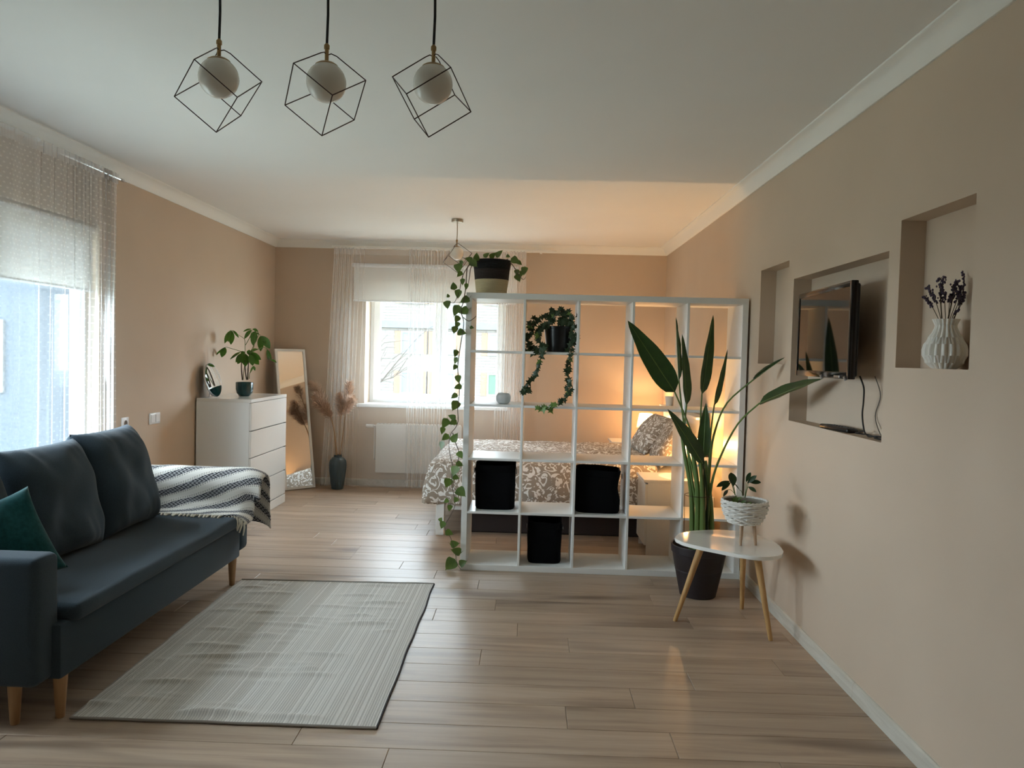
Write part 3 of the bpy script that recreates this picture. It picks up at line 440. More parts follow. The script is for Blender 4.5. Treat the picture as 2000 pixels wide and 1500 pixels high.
# ------------------------------------------------------------------ curtains
def curtain(name, label, A, Bp, zt, zb, phases, inward, amp, m, header=.07, flare=(0,0), seed=0, group=None, n=340):
    """A, Bp: ends of the rod; phases: (s, cumulative number of folds) knots; inward: towards the room"""
    A, Bp, inward = Vector(A), Vector(Bp), Vector(inward); bm = B()
    ss = [p[0] for p in phases]; ff = [p[1] for p in phases]
    def ph(s):
        for i in range(len(ss)-1):
            if s <= ss[i+1]: return ff[i] + (ff[i+1]-ff[i])*(s-ss[i])/(ss[i+1]-ss[i])
        return ff[-1]
    def f(u, v):
        z = zt + (zb-zt)*v; q = ph(u); dn = (ph(min(1,u+.01))-ph(max(0,u-.01)))
        a = amp*(.35+.65*min(1, v*3))*(.7+.6*noise.noise(Vector((q*.7, seed, v*.8)))) 
        wob = noise.noise(Vector((u*9+seed, v*1.6, 3)))*.018*v
        fl = flare[0]*(1-u)**3*v + flare[1]*u**3*v
        p = A.lerp(Bp, u) + (Bp-A).normalized()*(wob+fl+math.sin(q*4*PI+v*1.5)*.011) + inward*(math.sin(q*2*PI + .6*noise.noise(Vector((q,v*2,seed))))*a)
        return Vector((p.x, p.y, z))
    grid(bm, n, 26, f, uv=True); t = finish(name, bm, m, None, angle=180, rec=False)
    tag(t, label, 'curtain', group)
    bm = B(); grid(bm, n, 2, lambda u, v: f(u, v*header/abs(zb-zt)) + inward*.012, uv=True); finish('rod_pocket', bm, m, t, angle=180, rec=False)
    return t
curtain('sheer_curtain', 'dotted white sheer curtain hanging behind the sofa', (XL+.085,0.0,0), (XL+.085,4.775,0), 2.488, .03, [(0,0),(.3,6),(.68,13),(.84,17.5),(.9,20),(.95,23),(1,28)], (1,0,0), .022, M['voile_dot'], header=.065, seed=1, n=420)

t = thing('curtain_rod', 'thin silver curtain rod with a small finial above the sofa', 'curtain rod', (XL+.085,4.8,2.462))
bm = B(); tube(bm, [(XL+.085,-.1,2.462), (XL+.085,4.82,2.462)], .007, 8); finish('rod', bm, M['chrome'], t)
bm = B(); tube(bm, [(XL+.085,4.82,2.462), (XL+.085,4.85,2.462), (XL+.085,4.855,2.462), (XL+.085,4.89,2.462)], [.011,.011,.006,.004], 10); finish('finial', bm, M['chrome'], t)
bm = B(); tube(bm, [(XL+.001,4.825,2.462), (XL+.085,4.825,2.462)], .006, 8); finish('bracket', bm, M['chrome'], t)
gc = 'sheer curtains on the back window'
curtain('sheer_curtain', 'plain white sheer curtain panel beside the pampas vase, gathered at its outer edge', (-2.035,YB-.16,0), (-.985,YB-.16,0), 2.485, .012, [(0,0),(.2,5.5),(.32,7.0),(.74,8.6),(.86,11.5),(1,14)], (0,-1,0), .024, M['voile'], flare=(-.10,.02), seed=4, group=gc, n=260)
curtain('sheer_curtain', 'plain white sheer curtain panel seen through the first shelf column', (-.975,YB-.16,0), (-.05,YB-.16,0), 2.485, .012, [(0,0),(.14,2.2),(.3,3.2),(.68,4.6),(.82,7),(1,12)], (0,-1,0), .024, M['voile'], flare=(.0,.02), seed=7, group=gc, n=260)
t = thing('curtain_track', 'white curtain track running along the back cornice', 'curtain rail', (-.9,YB-.15,2.49))
bm = B(); box(bm, -2.06, .255, YB-.175, YB-.145, 2.482, 2.505, .004, 1); finish('rail', bm, M['cornice'], t)
for x in (-1.9,-.98,.1):
    bm = B(); box(bm, x-.012, x+.012, YB-.16, YB-.001, 2.487, 2.4965); finish('bracket', bm, M['cornice'], t)
# ------------------------------------------------------------------ outside
bm = B(); box(bm, -140, 140, -60, 160, -4.2, -4.0); g = mat('spring_ground', (150,150,138), .95); struct('ground', bm, g, smooth=False)
m = mat('pale_brick', (88,84,78), .9); n = N(m); bk = n.n('ShaderNodeTexBrick'); n.t.links.new(n.coord('Object', (1,1,1), (PI/2,0,0)), bk.inputs['Vector'])
bk.inputs['Scale'].default_value = 1; bk.inputs['Brick Width'].default_value = .52; bk.inputs['Row Height'].default_value = .17; bk.inputs['Mortar Size'].default_value = .016
bk.inputs['Color1'].default_value = (*lin((94,92,87)),1); bk.inputs['Color2'].default_value = (*lin((86,82,76)),1); bk.inputs['Mortar'].default_value = (*lin((62,60,56)),1); n.color(bk.outputs[0])
FY = 45.0
t = thing('apartment_building', 'pale brick apartment block seen through the back window', 'building', (-2,FY,-4))
bm = B(); box(bm, -24, 20, FY, FY+10, -4, 9.5); wl = finish('wall', bm, m, t, smooth=False)
bm = B(); box(bm, -24.3, 20.3, FY-.5, FY+10.3, 9.5, 10.1); finish('roof', bm, mat('roof_edge', (120,110,104), .8), t, smooth=False)
bm = B(); box(bm, -24, 20, FY-.16, FY, 2.95, 3.35); finish('ledge', bm, mat('concrete_ledge', (70,74,77), .8), t, smooth=False)
ob = mat('orange_brick_infill', (98,76,58), .9); wf = mat('far_window_frame', (92,94,94), .5); wg = mat('far_window_glass', (74,80,86), .4)
gcurt = mat('green_window_cloth', (44,72,58), .8)
for zz in (-3.4, -.95, 1.42, 4.4):
    for i, x in enumerate((-17.9,-14.2,-10.6,-6.9,-5.0,-1.75,1.6,5.2,8.8,12.4)):
        for e0, e1 in ((-1.05,-.68),(.68,.95)):
            bm = B(); box(bm, x+e0, x+e1, FY-.03, FY, zz, zz+1.35); finish('brick_panel', bm, ob, t, smooth=False)
        bm = B()
        for a,b,c,d in ((-.68,-.58,0,1.35),(.58,.68,0,1.35),(-.05,.05,.1,1.25),(-.58,.58,0,.1),(-.58,.58,1.25,1.35)): box(bm, x+a, x+b, FY-.06, FY, zz+c, zz+d)
        f = finish('window', bm, wf, t, smooth=False)
        bm = B(); box(bm, x-.58, x+.58, FY-.02, FY, zz+.1, zz+1.25); finish('pane', bm, gcurt if (zz == -.95 and i == 5) else wg, f, smooth=False)
# bare tree in front of the block
t = thing('bare_tree', 'leafless tan tree outside the back window', 'tree', (-6.2,24,-4))
bm = B(); tube(bm, spline([(-6.2,24,-4),(-6.1,24.1,-1),(-6.0,24,1.5),(-5.8,24,4),(-5.7,24,6)], 3), [.16,.158,.155,.15,.14,.13,.125,.12,.11,.09,.08,.06,.03], 7); bark = mat('pale_bark', (50,43,35), .9); finish('trunk', bm, bark, t)
rt = random.Random(4)
for i in range(26):
    z = rt.uniform(-1.5, 5); a = rt.uniform(0, 2*PI); L = rt.uniform(1.6, 3.6); p = Vector((-6.05+.03*z, 24, z)); d = Vector((math.cos(a)*.9+.3, math.sin(a)*.6, rt.uniform(.1,.8))).normalized()
    bm = B(); P = [p + d*L*q + Vector((0,0,.25*q*q*L)) + Vector((noise.noise(Vector((q*3,i,0)))*.3,0,noise.noise(Vector((q*3,i,5)))*.3))*q for q in (0,.25,.5,.75,1)]
    tube(bm, P, [.045,.034,.025,.016,.006], 5)
    for k in range(9):
        q = P[1+k%3].lerp(P[2+k%3], rt.random()); e = (d + Vector((rt.uniform(-1,1), rt.uniform(-1,1), rt.uniform(-.5,1)))).normalized(); l = rt.uniform(.5,1.3)
        tube(bm, [q, q+e*l*.5+Vector((0,0,.06)), q+e*l], [.016,.011,.005], 4)
    finish('branch', bm, bark, t)

t = thing('added_dimming_house', 'added plastered house wall that dims the view in the side window', 'building', (-16,17,-4))  # house added to cover the bright sky behind the side window
bm = B(); box(bm, -40, -8.6, 15.5, 20.2, -4, 7.5); finish('wall', bm, mat('dark_plaster', (52,61,69), .9), t, smooth=False)
bm = B(); v = [bm.verts.new(p) for p in ((-41,15,7.5),(-8,15,7.5),(-8,20.7,7.5),(-41,20.7,7.5),(-39,17.85,10),(-10,17.85,10))]
for q in ((0,1,5,4),(2,3,4,5),(1,2,5),(3,0,4),(0,3,2,1)): bm.faces.new([v[i] for i in q])
finish('roof', bm, mat('slate_roof', (86,84,84), .8), t, smooth=False)
for x in (-36,-31,-26,-21,-16,-11.5):
    for z in (-2.6,.4,3.6):
        bm = B()
        for a,b,c,d in ((-.7,-.6,0,1.5),(.6,.7,0,1.5),(-.05,.05,.1,1.4),(-.6,.6,0,.1),(-.6,.6,1.4,1.5)): box(bm, x+a, x+b, 15.44, 15.5, z+c, z+d)
        f = finish('window', bm, wf, t, smooth=False); bm = B(); box(bm, x-.6, x+.6, 15.48, 15.5, z+.1, z+1.4); finish('pane', bm, wg, f, smooth=False)
# ------------------------------------------------------------------ room divider: open 5 x 5 shelf unit
SY, SD, SH, SA = 4.9486, .39, 1.815, -.0114
SX = -.4142
cellp = lambda k: 0 if k == 0 else (SH if k == 5 else .038+.335*k+.016*(k-.5))
sm = Matrix.Translation((SX, SY, 0)) @ Matrix.Rotation(SA, 4, 'Z')
def sp(u, d, z): return sm @ Vector((u, d, z))
t = thing('shelf_unit', 'large white open cube shelf standing as a room divider', 'shelf', (SX,SY,0))
def part(name, u0, u1, z0, z1, d0=0, d1=SD, b=.0015):
    bm = B(); box(bm, u0, u1, d0, d1, z0, z1, b, 1, sm); return finish(name, bm, M['white'], t)
part('top_panel', 0, SH, SH-.038, SH); part('bottom_panel', 0, SH, 0, .038)
part('side_panel', 0, .038, .038, SH-.038); part('side_panel', SH-.038, SH, .038, SH-.038)
for k in range(1, 5): part('divider', cellp(k)-.008, cellp(k)+.008, .038, SH-.038)
for r in range(1, 5):
    for c in range(5):
        a = .038 if c == 0 else cellp(c)+.008; b = SH-.038 if c == 4 else cellp(c+1)-.008
        part('shelf_board', a, b, cellp(r)-.008, cellp(r)+.008, .001, SD-.001)
# black fabric bins
def bin_(u0, u1, d0, d1, z0, h, rot, label, seed, sag=0):
    c = sp((u0+u1)/2, (d0+d1)/2, z0); W, D = u1-u0, d1-d0
    t = thing('storage_bin', label, 'storage bin', c, 'black fabric bins in the shelf unit')
    mt = Matrix.Translation(c) @ Matrix.Rotation(SA+rot, 4, 'Z'); bm = B(); ns = 40
    def ring(r, z, k):
        out = []
        for i in range(ns):
            a = 2*PI*i/ns; q = 5.0; ca, sa = math.cos(a), math.sin(a); rr = (abs(ca)**q+abs(sa)**q)**(-1/q)
            wob = 1 + .045*noise.noise(Vector((ca*1.6+seed, sa*1.6, z*9)))*k
            if sag:
                zq = z/h; X = ca*rr*W/2*r*wob; X -= sag*max(0, ca)*math.exp(-((zq-.62)/.22)**2)*W*.5; out.append(bm.verts.new(mt @ Vector((X, sa*rr*D/2*r*wob, z*(1-sag*.25*max(0,ca)*zq))))); continue
            out.append(bm.verts.new(mt @ Vector((ca*rr*W/2*r*wob, sa*rr*D/2*r*wob, z + (.012*noise.noise(Vector((ca*2,sa*2,seed))) if z > h*.9 else 0)))))
        return out
    R = [ring(.93,.0,.3), ring(.975,.012,.6), ring(.985,h*.3,1), ring(1.0,h*.6,1), ring(.985,h*.82,1), ring(.985,h*.845,1), ring(1.0,h*.85,1), ring(.985,h,1), ring(.96,h,1), ring(.95,h*.5,1), ring(.92,.012,.5)]
    for a, b in zip(R, R[1:]):
        for i in range(ns): bm.faces.new((a[i], a[(i+1)%ns], b[(i+1)%ns], b[i]))
    bm.faces.new(R[0][::-1]); bm.faces.new(R[-1]); finish('body', bm, M['blackfab'], t, angle=60)
    for s in (-1, 1):
        bm = B(); p = mt @ Vector((s*W*.505, -D*.18, h*.84)); pts = [p + Vector((s*.004, math.cos(q)*.016, math.sin(q)*.016)) for q in [2*PI*i/12 for i in range(13)]]
        tube(bm, pts, .003, 6); finish('eyelet', bm, M['alu'], t)
    return t
z4, z5 = cellp(1)+.0085, .0385
bin_(.075, .345, .06, .33, z4, .295, .02, 'black fabric bin in the second row from the floor, leftmost column', 1)
bin_(.747, 1.052, .05, .33, z4, .285, -.07, 'sagging black fabric bin in the second row from the floor, third column', 5, .16)
bin_(.435, .665, .07, .31, z5, .275, .015, 'small black fabric bin on the bottom board, second column', 9)
# bubble vase on the second board
c = Vector((-.161,5.06,cellp(3)+.0085)); t = thing('bubble_vase', 'small round grey bubble vase on the shelf beside the window', 'vase', c)
bm = B(); pr = [(.026,0),(.036,.004),(.045,.018),(.0485,.036),(.046,.054),(.037,.068),(.031,.071),(.028,.068),(.036,.056),(.04,.036),(.03,.01),(.0,.008)]
lathe(bm, pr, c, 40, lambda a, i: 1+.012*math.cos(10*a)*(1 if 1 < i < 6 else 0)); finish('body', bm, M['grey_ceramic'], t)
# basket with trailing pothos on top
c = Vector((-.262,5.13,SH+.0005)); t = thing('potted_pothos', 'trailing pothos in a black and beige rope basket on top of the shelf', 'potted plant', c)
def rope(z0, z1, r0, r1, nr):
    out = []
    for i in range(nr):
        for k in range(5):
            q = (i+k/5)/nr; a = PI*(k/5); out.append((r0+(r1-r0)*q + .0022*math.sin(a), z0+(z1-z0)*q))
    out.append((r1, z1)); return out
m1 = mat('beige_rope', (188,174,142), .9); m2 = mat('dark_brown_rope', (44,36,34), .9); m3 = mat('black_rope', (14,13,16), .9)
bm = B(); lathe(bm, [(0,0),(.098,0)]+rope(.003,.098,.1,.112,13), c, 40); finish('basket_base', bm, m1, t)
bm = B(); lathe(bm, rope(.098,.165,.112,.119,9), c, 40); finish('basket_band', bm, m2, t)
bm = B(); lathe(bm, rope(.165,.225,.119,.128,8)+[(.126,.229),(.118,.227),(.112,.18),(.0,.178)], c, 40); finish('basket_rim', bm, m3, t)
bm = B(); bmesh.ops.create_circle(bm, cap_ends=True, radius=.113, segments=24, matrix=Matrix.Translation(c+Vector((0,0,.195)))); finish('soil', bm, M['soil'], t)
for s in POTHOS_STEMS:
    bm = B(); P = spline(s, 3); tube(bm, P, [.0032 - .0016*i/len(P) for i in range(len(P))], 6); finish('vine', bm, M['vine'], t)
heart = lambda q: (math.sin(PI*min(1, q*1.12)**.55)**.75) if q < .89 else max(0, (1-q))*2.6
for x, y, z, L, a in POTHOS_LEAVES:
    L *= 1.22; d = Vector((math.cos(math.radians(a)), rnd.uniform(-.35,.2), -math.sin(math.radians(a)))).normalized(); c0 = Vector((x,y,z))
    bm = B(); nr = Vector((rnd.uniform(-.6,.6), -1, rnd.uniform(-.1,.5))); b0 = c0 - d*L*.5
    leaf_bm(bm, b0, c0 + d*L*.5, L*rnd.uniform(.62,.84), nr, .14, .06, 8, heart)
    tube(bm, [b0 - d*.012 + Vector((0,.012,.012)), b0], .0011, 4); finish('leaf', bm, M['pothos'], t, angle=180, rec=False)
# ivy in a black pot, second column
c = Vector((.195,5.11,cellp(4)+.0085)); t = thing('potted_ivy', 'trailing ivy in a black pot on the top shelf row', 'potted plant', c)
bm = B(); lathe(bm, [(0,0),(.074,0),(.078,.004),(.095,.155),(.098,.158),(.098,.172),(.092,.172),(.088,.15),(.0,.148)], c, 36); finish('pot', bm, M['blackplastic'], t)
for s in IVY_STEMS:
    bm = B(); tube(bm, spline(s, 3), .0016, 5); finish('vine', bm, M['vine'], t)
def ivy_leaf(bm, c, d, L, nr):
    d = d.normalized(); s = d.cross(nr).normalized(); k = s.cross(d).normalized()
    out = [(-.30,.0),(-.42,.34),(-.1,.22),(-.02,.56),(.14,.2),(.62,0),(.14,-.2),(-.02,-.56),(-.1,-.22),(-.42,-.34)]
    cv = bm.verts.new(c + k*.003); vs = [bm.verts.new(c + d*a*L + s*b*L + k*(-.12*L*(a*a+b*b))) for a, b in out]
    for i in range(len(vs)): bm.faces.new((cv, vs[i], vs[(i+1)%len(vs)]))
for i, (x, y, z, L, a) in enumerate(IVY_LEAVES):
    d = Vector((math.cos(math.radians(a)), rnd.uniform(-.4,.3), -math.sin(math.radians(a)))); bm = B()
    ivy_leaf(bm, Vector((x,y,z)), d, L*1.3, Vector((rnd.uniform(-.7,.7), -1, rnd.uniform(-.3,.7))))
    finish('leaf', bm, M['ivy_new'] if (z < 1.11 and x < .18) or i % 17 == 3 else M['ivy'], t, angle=180, rec=False)
# ------------------------------------------------------------------ pendants
def pendant(V, globe, ztop, label, wire, group, canopy=True, cordm='cord', gr=.06):
    V = {k: Vector(v) for k, v in V.items()}; T = V['T']; g = Vector(globe); top = Vector((g.x, g.y, ztop))
    t = thing('pendant_lamp', label, 'pendant lamp', top, group)
    bm = B()
    for a, b in ('AE','AF','ED','EG','DH','FG','GH','FI','HI'): tube(bm, [V[a], V[b]], wire, 6)
    st = Vector((g.x, g.y, g.z+gr+.022))
    for a in 'ADI':
        e = V[a].lerp(T, .78); tube(bm, [V[a], e, e.lerp(st, .55)+Vector((0,0,.006)), st], wire, 6)
    finish('wire_cage', bm, M['bmetal'], t)
    bm = B(); ball(bm, g, gr, u=32, v=20); finish('globe', bm, M['globe'], t, angle=180)
    bm = B(); z = g.z+gr; lathe(bm, [(.034,z-.016),(.034,z-.008),(.025,z-.002),(.008,z+.002),(.006,z+.004),(.006,z+.04),(.0085,z+.041),(.0085,z+.052),(.004,z+.058),(.0,z+.058)], (g.x,g.y,0), 24); finish('socket', bm, M['brass'], t)
    bm = B(); tube(bm, [(g.x,g.y,z+.056), (g.x+.002,g.y,(z+ztop)/2), (g.x,g.y,ztop-.02)], .0042, 8); finish('cord', bm, M[cordm], t)
    if canopy:
        bm = B(); lathe(bm, [(.0,ztop-.026),(.048,ztop-.026),(.05,ztop-.023),(.05,ztop-.0005)], (g.x,g.y,0), 32); finish('canopy', bm, M['nickel'], t)
    return t
gp = 'three matching cage pendants'
pendant(dict(A=(-.995,2.228,2.245),D=(-.853,2.388,2.24),E=(-.883,2.269,2.152),F=(-1.092,2.312,2.165),G=(-.98,2.353,2.072),H=(-.95,2.472,2.16),I=(-1.062,2.431,2.253),T=(-.965,2.347,2.333)), (-.973,2.35,2.236), ZC, 'cube cage pendant with white globe, first of the front three from the side window', .0017, gp)
pendant(dict(A=(-.711,2.249,2.247),D=(-.518,2.342,2.234),E=(-.592,2.238,2.153),F=(-.77,2.358,2.16),G=(-.651,2.347,2.066),H=(-.577,2.451,2.147),I=(-.695,2.462,2.241),T=(-.636,2.353,2.328)), (-.641,2.35,2.228), ZC, 'cube cage pendant with white globe, middle of the front three', .0017, gp)
pendant(dict(A=(-.438,2.347,2.248),D=(-.249,2.247,2.242),E=(-.376,2.24,2.161),F=(-.385,2.453,2.154),G=(-.323,2.346,2.068),H=(-.196,2.353,2.149),I=(-.258,2.46,2.235),T=(-.311,2.354,2.329)), (-.314,2.35,2.229), ZC, 'cube cage pendant with white globe, third of the front three, nearest the shelf', .0017, gp)
pendant(dict(A=(-.692,6.633,2.323),D=(-.508,6.531,2.278),E=(-.569,6.665,2.239),F=(-.757,6.569,2.201),G=(-.634,6.601,2.118),H=(-.574,6.467,2.156),I=(-.697,6.435,2.24),T=(-.632,6.499,2.361)), (-.645,6.6,2.285), ZC, 'single small cage pendant hanging from the ceiling over the bed area', .0022, None, True, 'nickel')
# ------------------------------------------------------------------ radiator
t = thing('radiator', 'white flat panel radiator under the back window', 'radiator', (-1.13,YB-.07,.155))
bm = B(); box(bm, -1.58, -.68, YB-.10, YB-.085, .155, .665, .006); finish('front_panel', bm, M['white'], t)
bm = B(); box(bm, -1.575, -.685, YB-.085, YB-.03, .17, .65); finish('convector', bm, mat('radiator_core', (190,190,186), .5), t)
bm = B()
for i in range(24): box(bm, -1.57+i*.037, -1.545+i*.037, YB-.095, YB-.03, .665, .672)
finish('top_grille', bm, M['white'], t)
bm = B(); tube(bm, [(-1.58,YB-.06,.64), (-1.61,YB-.06,.64), (-1.615,YB-.06,.64), (-1.69,YB-.06,.64)], [.012,.012,.021,.019], 14); finish('valve', bm, M['white'], t)
bm = B(); tube(bm, [(-1.6,YB-.06,.64), (-1.6,YB-.06,.3), (-1.6,YB-.01,.28)], .008, 8); finish('pipe', bm, M['white'], t)
bm = B(); box(bm, -1.4, -1.37, YB-.04, YB-.001, .5, .54); box(bm, -.9, -.87, YB-.04, YB-.001, .5, .54); finish('wall_bracket', bm, M['white'], t)
# ------------------------------------------------------------------ chest of drawers
CX0, CX1, CY0, CY1, CZ = -2.685, -2.236, 6.12, 7.02, 1.005
t = thing('chest_of_drawers', 'tall white chest of drawers against the beige wall', 'chest of drawers', (-2.46,6.57,0))
bm = B(); box(bm, CX0, CX1-.0, CY0, CY1, CZ-.028, CZ, .002, 1); finish('top_panel', bm, M['gloss'], t)
bm = B(); box(bm, CX0, CX1-.018, CY0, CY0+.02, 0, CZ-.028); box(bm, CX0, CX1-.018, CY1-.02, CY1, 0, CZ-.028); box(bm, CX0, CX0+.008, CY0+.02, CY1-.02, .03, CZ-.028)
box(bm, CX0+.01, CX1-.03, CY0+.02, CY1-.02, .06, .075); finish('body', bm, M['white'], t)
bm = B(); box(bm, CX1-.018, CX1-.0, CY0, CY1, 0, .075, .002, 1); finish('plinth', bm, M['gloss'], t)
zs = [.085, .306, .527, .748, .976]
for a, b in zip(zs, zs[1:]):
    bm = B(); box(bm, CX1-.018, CX1, CY0+.004, CY1-.002, a, b-.007 if b < .96 else b-.003, .002, 1); d = finish('drawer', bm, M['gloss'], t)
    bm = B(); box(bm, CX1-.3, CX1-.02, CY0+.03, CY1-.03, a+.01, b-.06); finish('drawer_box', bm, M['white'], d, smooth=False)
    if b < .96:
        bm = B(); box(bm, CX1-.02, CX1-.001, CY1-.03, CY1-.008, b-.012, b-.002); finish('grip_shadow', bm, mat('dark_gap', (30,26,24), .9), d, smooth=False)
# round table mirror on the chest
c = Vector((-2.615,6.27,CZ)); t = thing('table_mirror', 'small round silver mirror leaning beside the potted tree', 'mirror', c)
mt = Matrix.Translation(c+Vector((0,0,.147))) @ Matrix.Rotation(math.radians(-47), 4, 'Z') @ Matrix.Rotation(math.radians(-9), 4, 'X')
def disc(bm, r, y0, y1, seg=40, bev=.003):
    a = [bm.verts.new(mt @ Vector((r*math.cos(2*PI*i/seg), y0, r*math.sin(2*PI*i/seg)))) for i in range(seg)]; b = [bm.verts.new(mt @ Vector((r*math.cos(2*PI*i/seg), y1, r*math.sin(2*PI*i/seg)))) for i in range(seg)]
    bm.faces.new(a); bm.faces.new(b[::-1])
    for i in range(seg): bm.faces.new((a[i], b[i], b[(i+1)%seg], a[(i+1)%seg]))
mt = Matrix.Translation(c+Vector((0,0,.143))) @ Matrix.Rotation(math.radians(88), 4, 'Z') @ Matrix.Rotation(math.radians(-13), 4, 'X')
bm = B(); disc(bm, .142, -.004, .008); finish('frame', bm, M['chrome'], t)
bm = B(); disc(bm, .134, -.0055, -.004); finish('mirror_glass', bm, M['mirror'], t, smooth=False)
bm = B(); tube(bm, [mt @ Vector((0,.008,.05)), mt @ Vector((0,.06,-.13))], .004, 6); finish('stand', bm, M['chrome'], t)
# pachira on the chest
c = Vector((-2.455,6.55,CZ)); t = thing('potted_money_tree', 'small leafy tree in a teal glazed pot on the chest of drawers', 'potted plant', c)
bm = B(); lathe(bm, [(0,0),(.04,0),(.046,.004),(.064,.028),(.072,.06),(.072,.118),(.069,.121),(.064,.118),(.062,.1),(.0,.1)], c, 48, lambda a, i: 1+(.025*math.cos(12*a+1.2*i) if 1 < i < 6 else 0)); finish('pot', bm, M['teal'], t)
bm = B(); bmesh.ops.create_circle(bm, cap_ends=True, radius=.062, segments=20, matrix=Matrix.Translation(c+Vector((0,0,.107)))); finish('soil', bm, M['soil'], t)
for i, s in enumerate(PACHIRA_STEMS):
    bm = B(); P = spline(s, 3); r = .0065 if i in (0,2,9) else .0032; tube(bm, P, [r*(1-.5*k/len(P)) for k in range(len(P))], 6); finish('stem', bm, M['vine'] if r > .005 else M['stem'], t)
lance = lambda q: math.sin(PI*q**1.15)**.75
for a, b, wd in PACHIRA_LEAVES:
    bm = B(); a, b = Vector(a), Vector(b); mid = a.lerp(b, .45)+Vector((0,0,.012)); leaf_bm(bm, a, b, wd*1.3, (rnd.uniform(-.5,.6),-1,rnd.uniform(0,.8)), .16, 0, 8, lance, mid); finish('leaf', bm, M['pach'], t, angle=180, rec=False)
# leaning floor mirror
bl, br = Vector((-2.41,7.56,0)), Vector((-2.164,7.780,0)); ux = (br-bl).normalized(); ln_ = .30; hh = 1.42
back = Vector((-ux.y, ux.x, 0)); up = (back*ln_ + Vector((0,0,hh))).normalized(); nz = ux.cross(up)
W_, H_ = (br-bl).length, 1.451
fm = Matrix((ux, up, nz)).transposed().to_4x4(); fm.translation = bl + Vector((0,0,.006))
t = thing('leaning_mirror', 'tall white framed mirror leaning in the far corner', 'mirror', bl.lerp(br,.5))
bm = B(); fw = .026
for q in ((0,fw,0,H_),(W_-fw,W_,0,H_),(fw,W_-fw,0,fw),(fw,W_-fw,H_-fw,H_)): box(bm, q[0], q[1], q[2], q[3], -.018, .004, .002, 1, fm)
finish('frame', bm, M['white'], t)
bm = B(); box(bm, fw, W_-fw, fw, H_-fw, -.008, -.003, mtx=fm); finish('mirror_glass', bm, M['mirror'], t, smooth=False)
bm = B(); box(bm, .004, W_-.004, .004, H_-.004, -.020, -.0182, mtx=fm); finish('backing_board', bm, mat('mirror_backing', (120,96,70), .8), t, smooth=False)
# floor vase and pampas
c = Vector((-1.934,7.77,0)); t = thing('floor_vase', 'slate grey ribbed floor vase beside the curtain', 'vase', c)
bm = B(); lathe(bm, [(0,0),(.055,0),(.06,.006),(.072,.09),(.087,.2),(.089,.25),(.082,.295),(.058,.322),(.042,.33),(.04,.345),(.044,.352),(.038,.352),(.034,.33),(.05,.3),(.05,.1),(0,.05)], c, 72, lambda a, i: 1+(.012*math.cos(18*a) if 1 < i < 8 else 0)); finish('body', bm, mat('slate_glaze', (66,82,90), .38), t)
plume = mat('pampas_plume', (212,184,160), .95)
for i, pts in enumerate(PAMPAS):
    P = spline([Vector(p) for p in pts], 6); base = Vector(pts[0]); lo = c + Vector((rnd.uniform(-.02,.02), rnd.uniform(-.02,.02), .12))
    lab = ('dry pampas plume arching towards the mirror, lowest of the three', 'dry pampas plume arching towards the mirror, middle one and nearest the room', 'dry pampas plume arching towards the mirror, topmost of the three', 'upright dry pampas plume before the curtain, nearest the arching ones', 'upright dry pampas plume before the curtain, leaning towards the window', 'upright dry pampas plume before the curtain, tallest of the three')[i]
    t = thing('pampas_stem', lab, 'dried grass', base, 'pampas arching towards the mirror' if i < 3 else 'pampas standing before the curtain')
    bm = B(); tube(bm, [lo]+P[:20], .0028, 5); finish('stalk', bm, M['reed'], t)
    bm = B(); n0 = 11; K = len(P)-1
    for j in range(900):
        q = rnd.random(); fi = n0 + q*(K-n0); k0 = min(int(fi), K-1); p = P[k0].lerp(P[k0+1], fi-k0); d = (P[k0+1]-P[k0]).normalized()
        r = Vector((rnd.gauss(0,1), rnd.gauss(0,1), rnd.gauss(0,1))); r = (r - d*r.dot(d)).normalized()
        L = (.05+.055*math.sin(PI*min(1, .15+q*.95)))*rnd.uniform(.6,1.15); e = p + r*L*.8 + d*L*rnd.uniform(.1,.9) - Vector((0,0,.02*rnd.random()))
        s = d.cross(r)*rnd.uniform(.0011,.0028); md = p.lerp(e,.5)+r*.008
        a_, b_, c_, d_ = bm.verts.new(p), bm.verts.new(md+s), bm.verts.new(e), bm.verts.new(md-s); bm.faces.new((a_,b_,c_,d_))
    tag(finish('plume', bm, plume, t, smooth=False, rec=False), kind='stuff')
# wall sockets
for y, z, wd, lab in ((5.045,.892,.08,'single white wall socket beside the sheer curtain'), (5.45,.893,.15,'double white wall switch plate between curtain and chest')):
    t = thing('wall_socket', lab, 'wall socket', (XL,y,z))
    bm = B(); box(bm, XL, XL+.010, y-wd/2, y+wd/2, z-.04, z+.04, .003); finish('plate', bm, M['winwhite'], t)
    if wd < .1:
        bm = B(); tube(bm, [(XL+.009,y,z),(XL+.0108,y,z)], .021, 24); finish('socket_well', bm, mat('socket_shadow', (96,84,74), .7), t)
        bm = B(); tube(bm, [(XL+.0105,y,z-.009),(XL+.0115,y,z-.009)], .003, 8); tube(bm, [(XL+.0105,y,z+.009),(XL+.0115,y,z+.009)], .003, 8); finish('pin_hole', bm, M['cord'], t)
    else:
        for s in (-1, 1):
            bm = B(); box(bm, XL+.009, XL+.014, y+s*.034-.029, y+s*.034+.029, z-.029, z+.029, .002, 1); finish('rocker', bm, M['winwhite'], t)
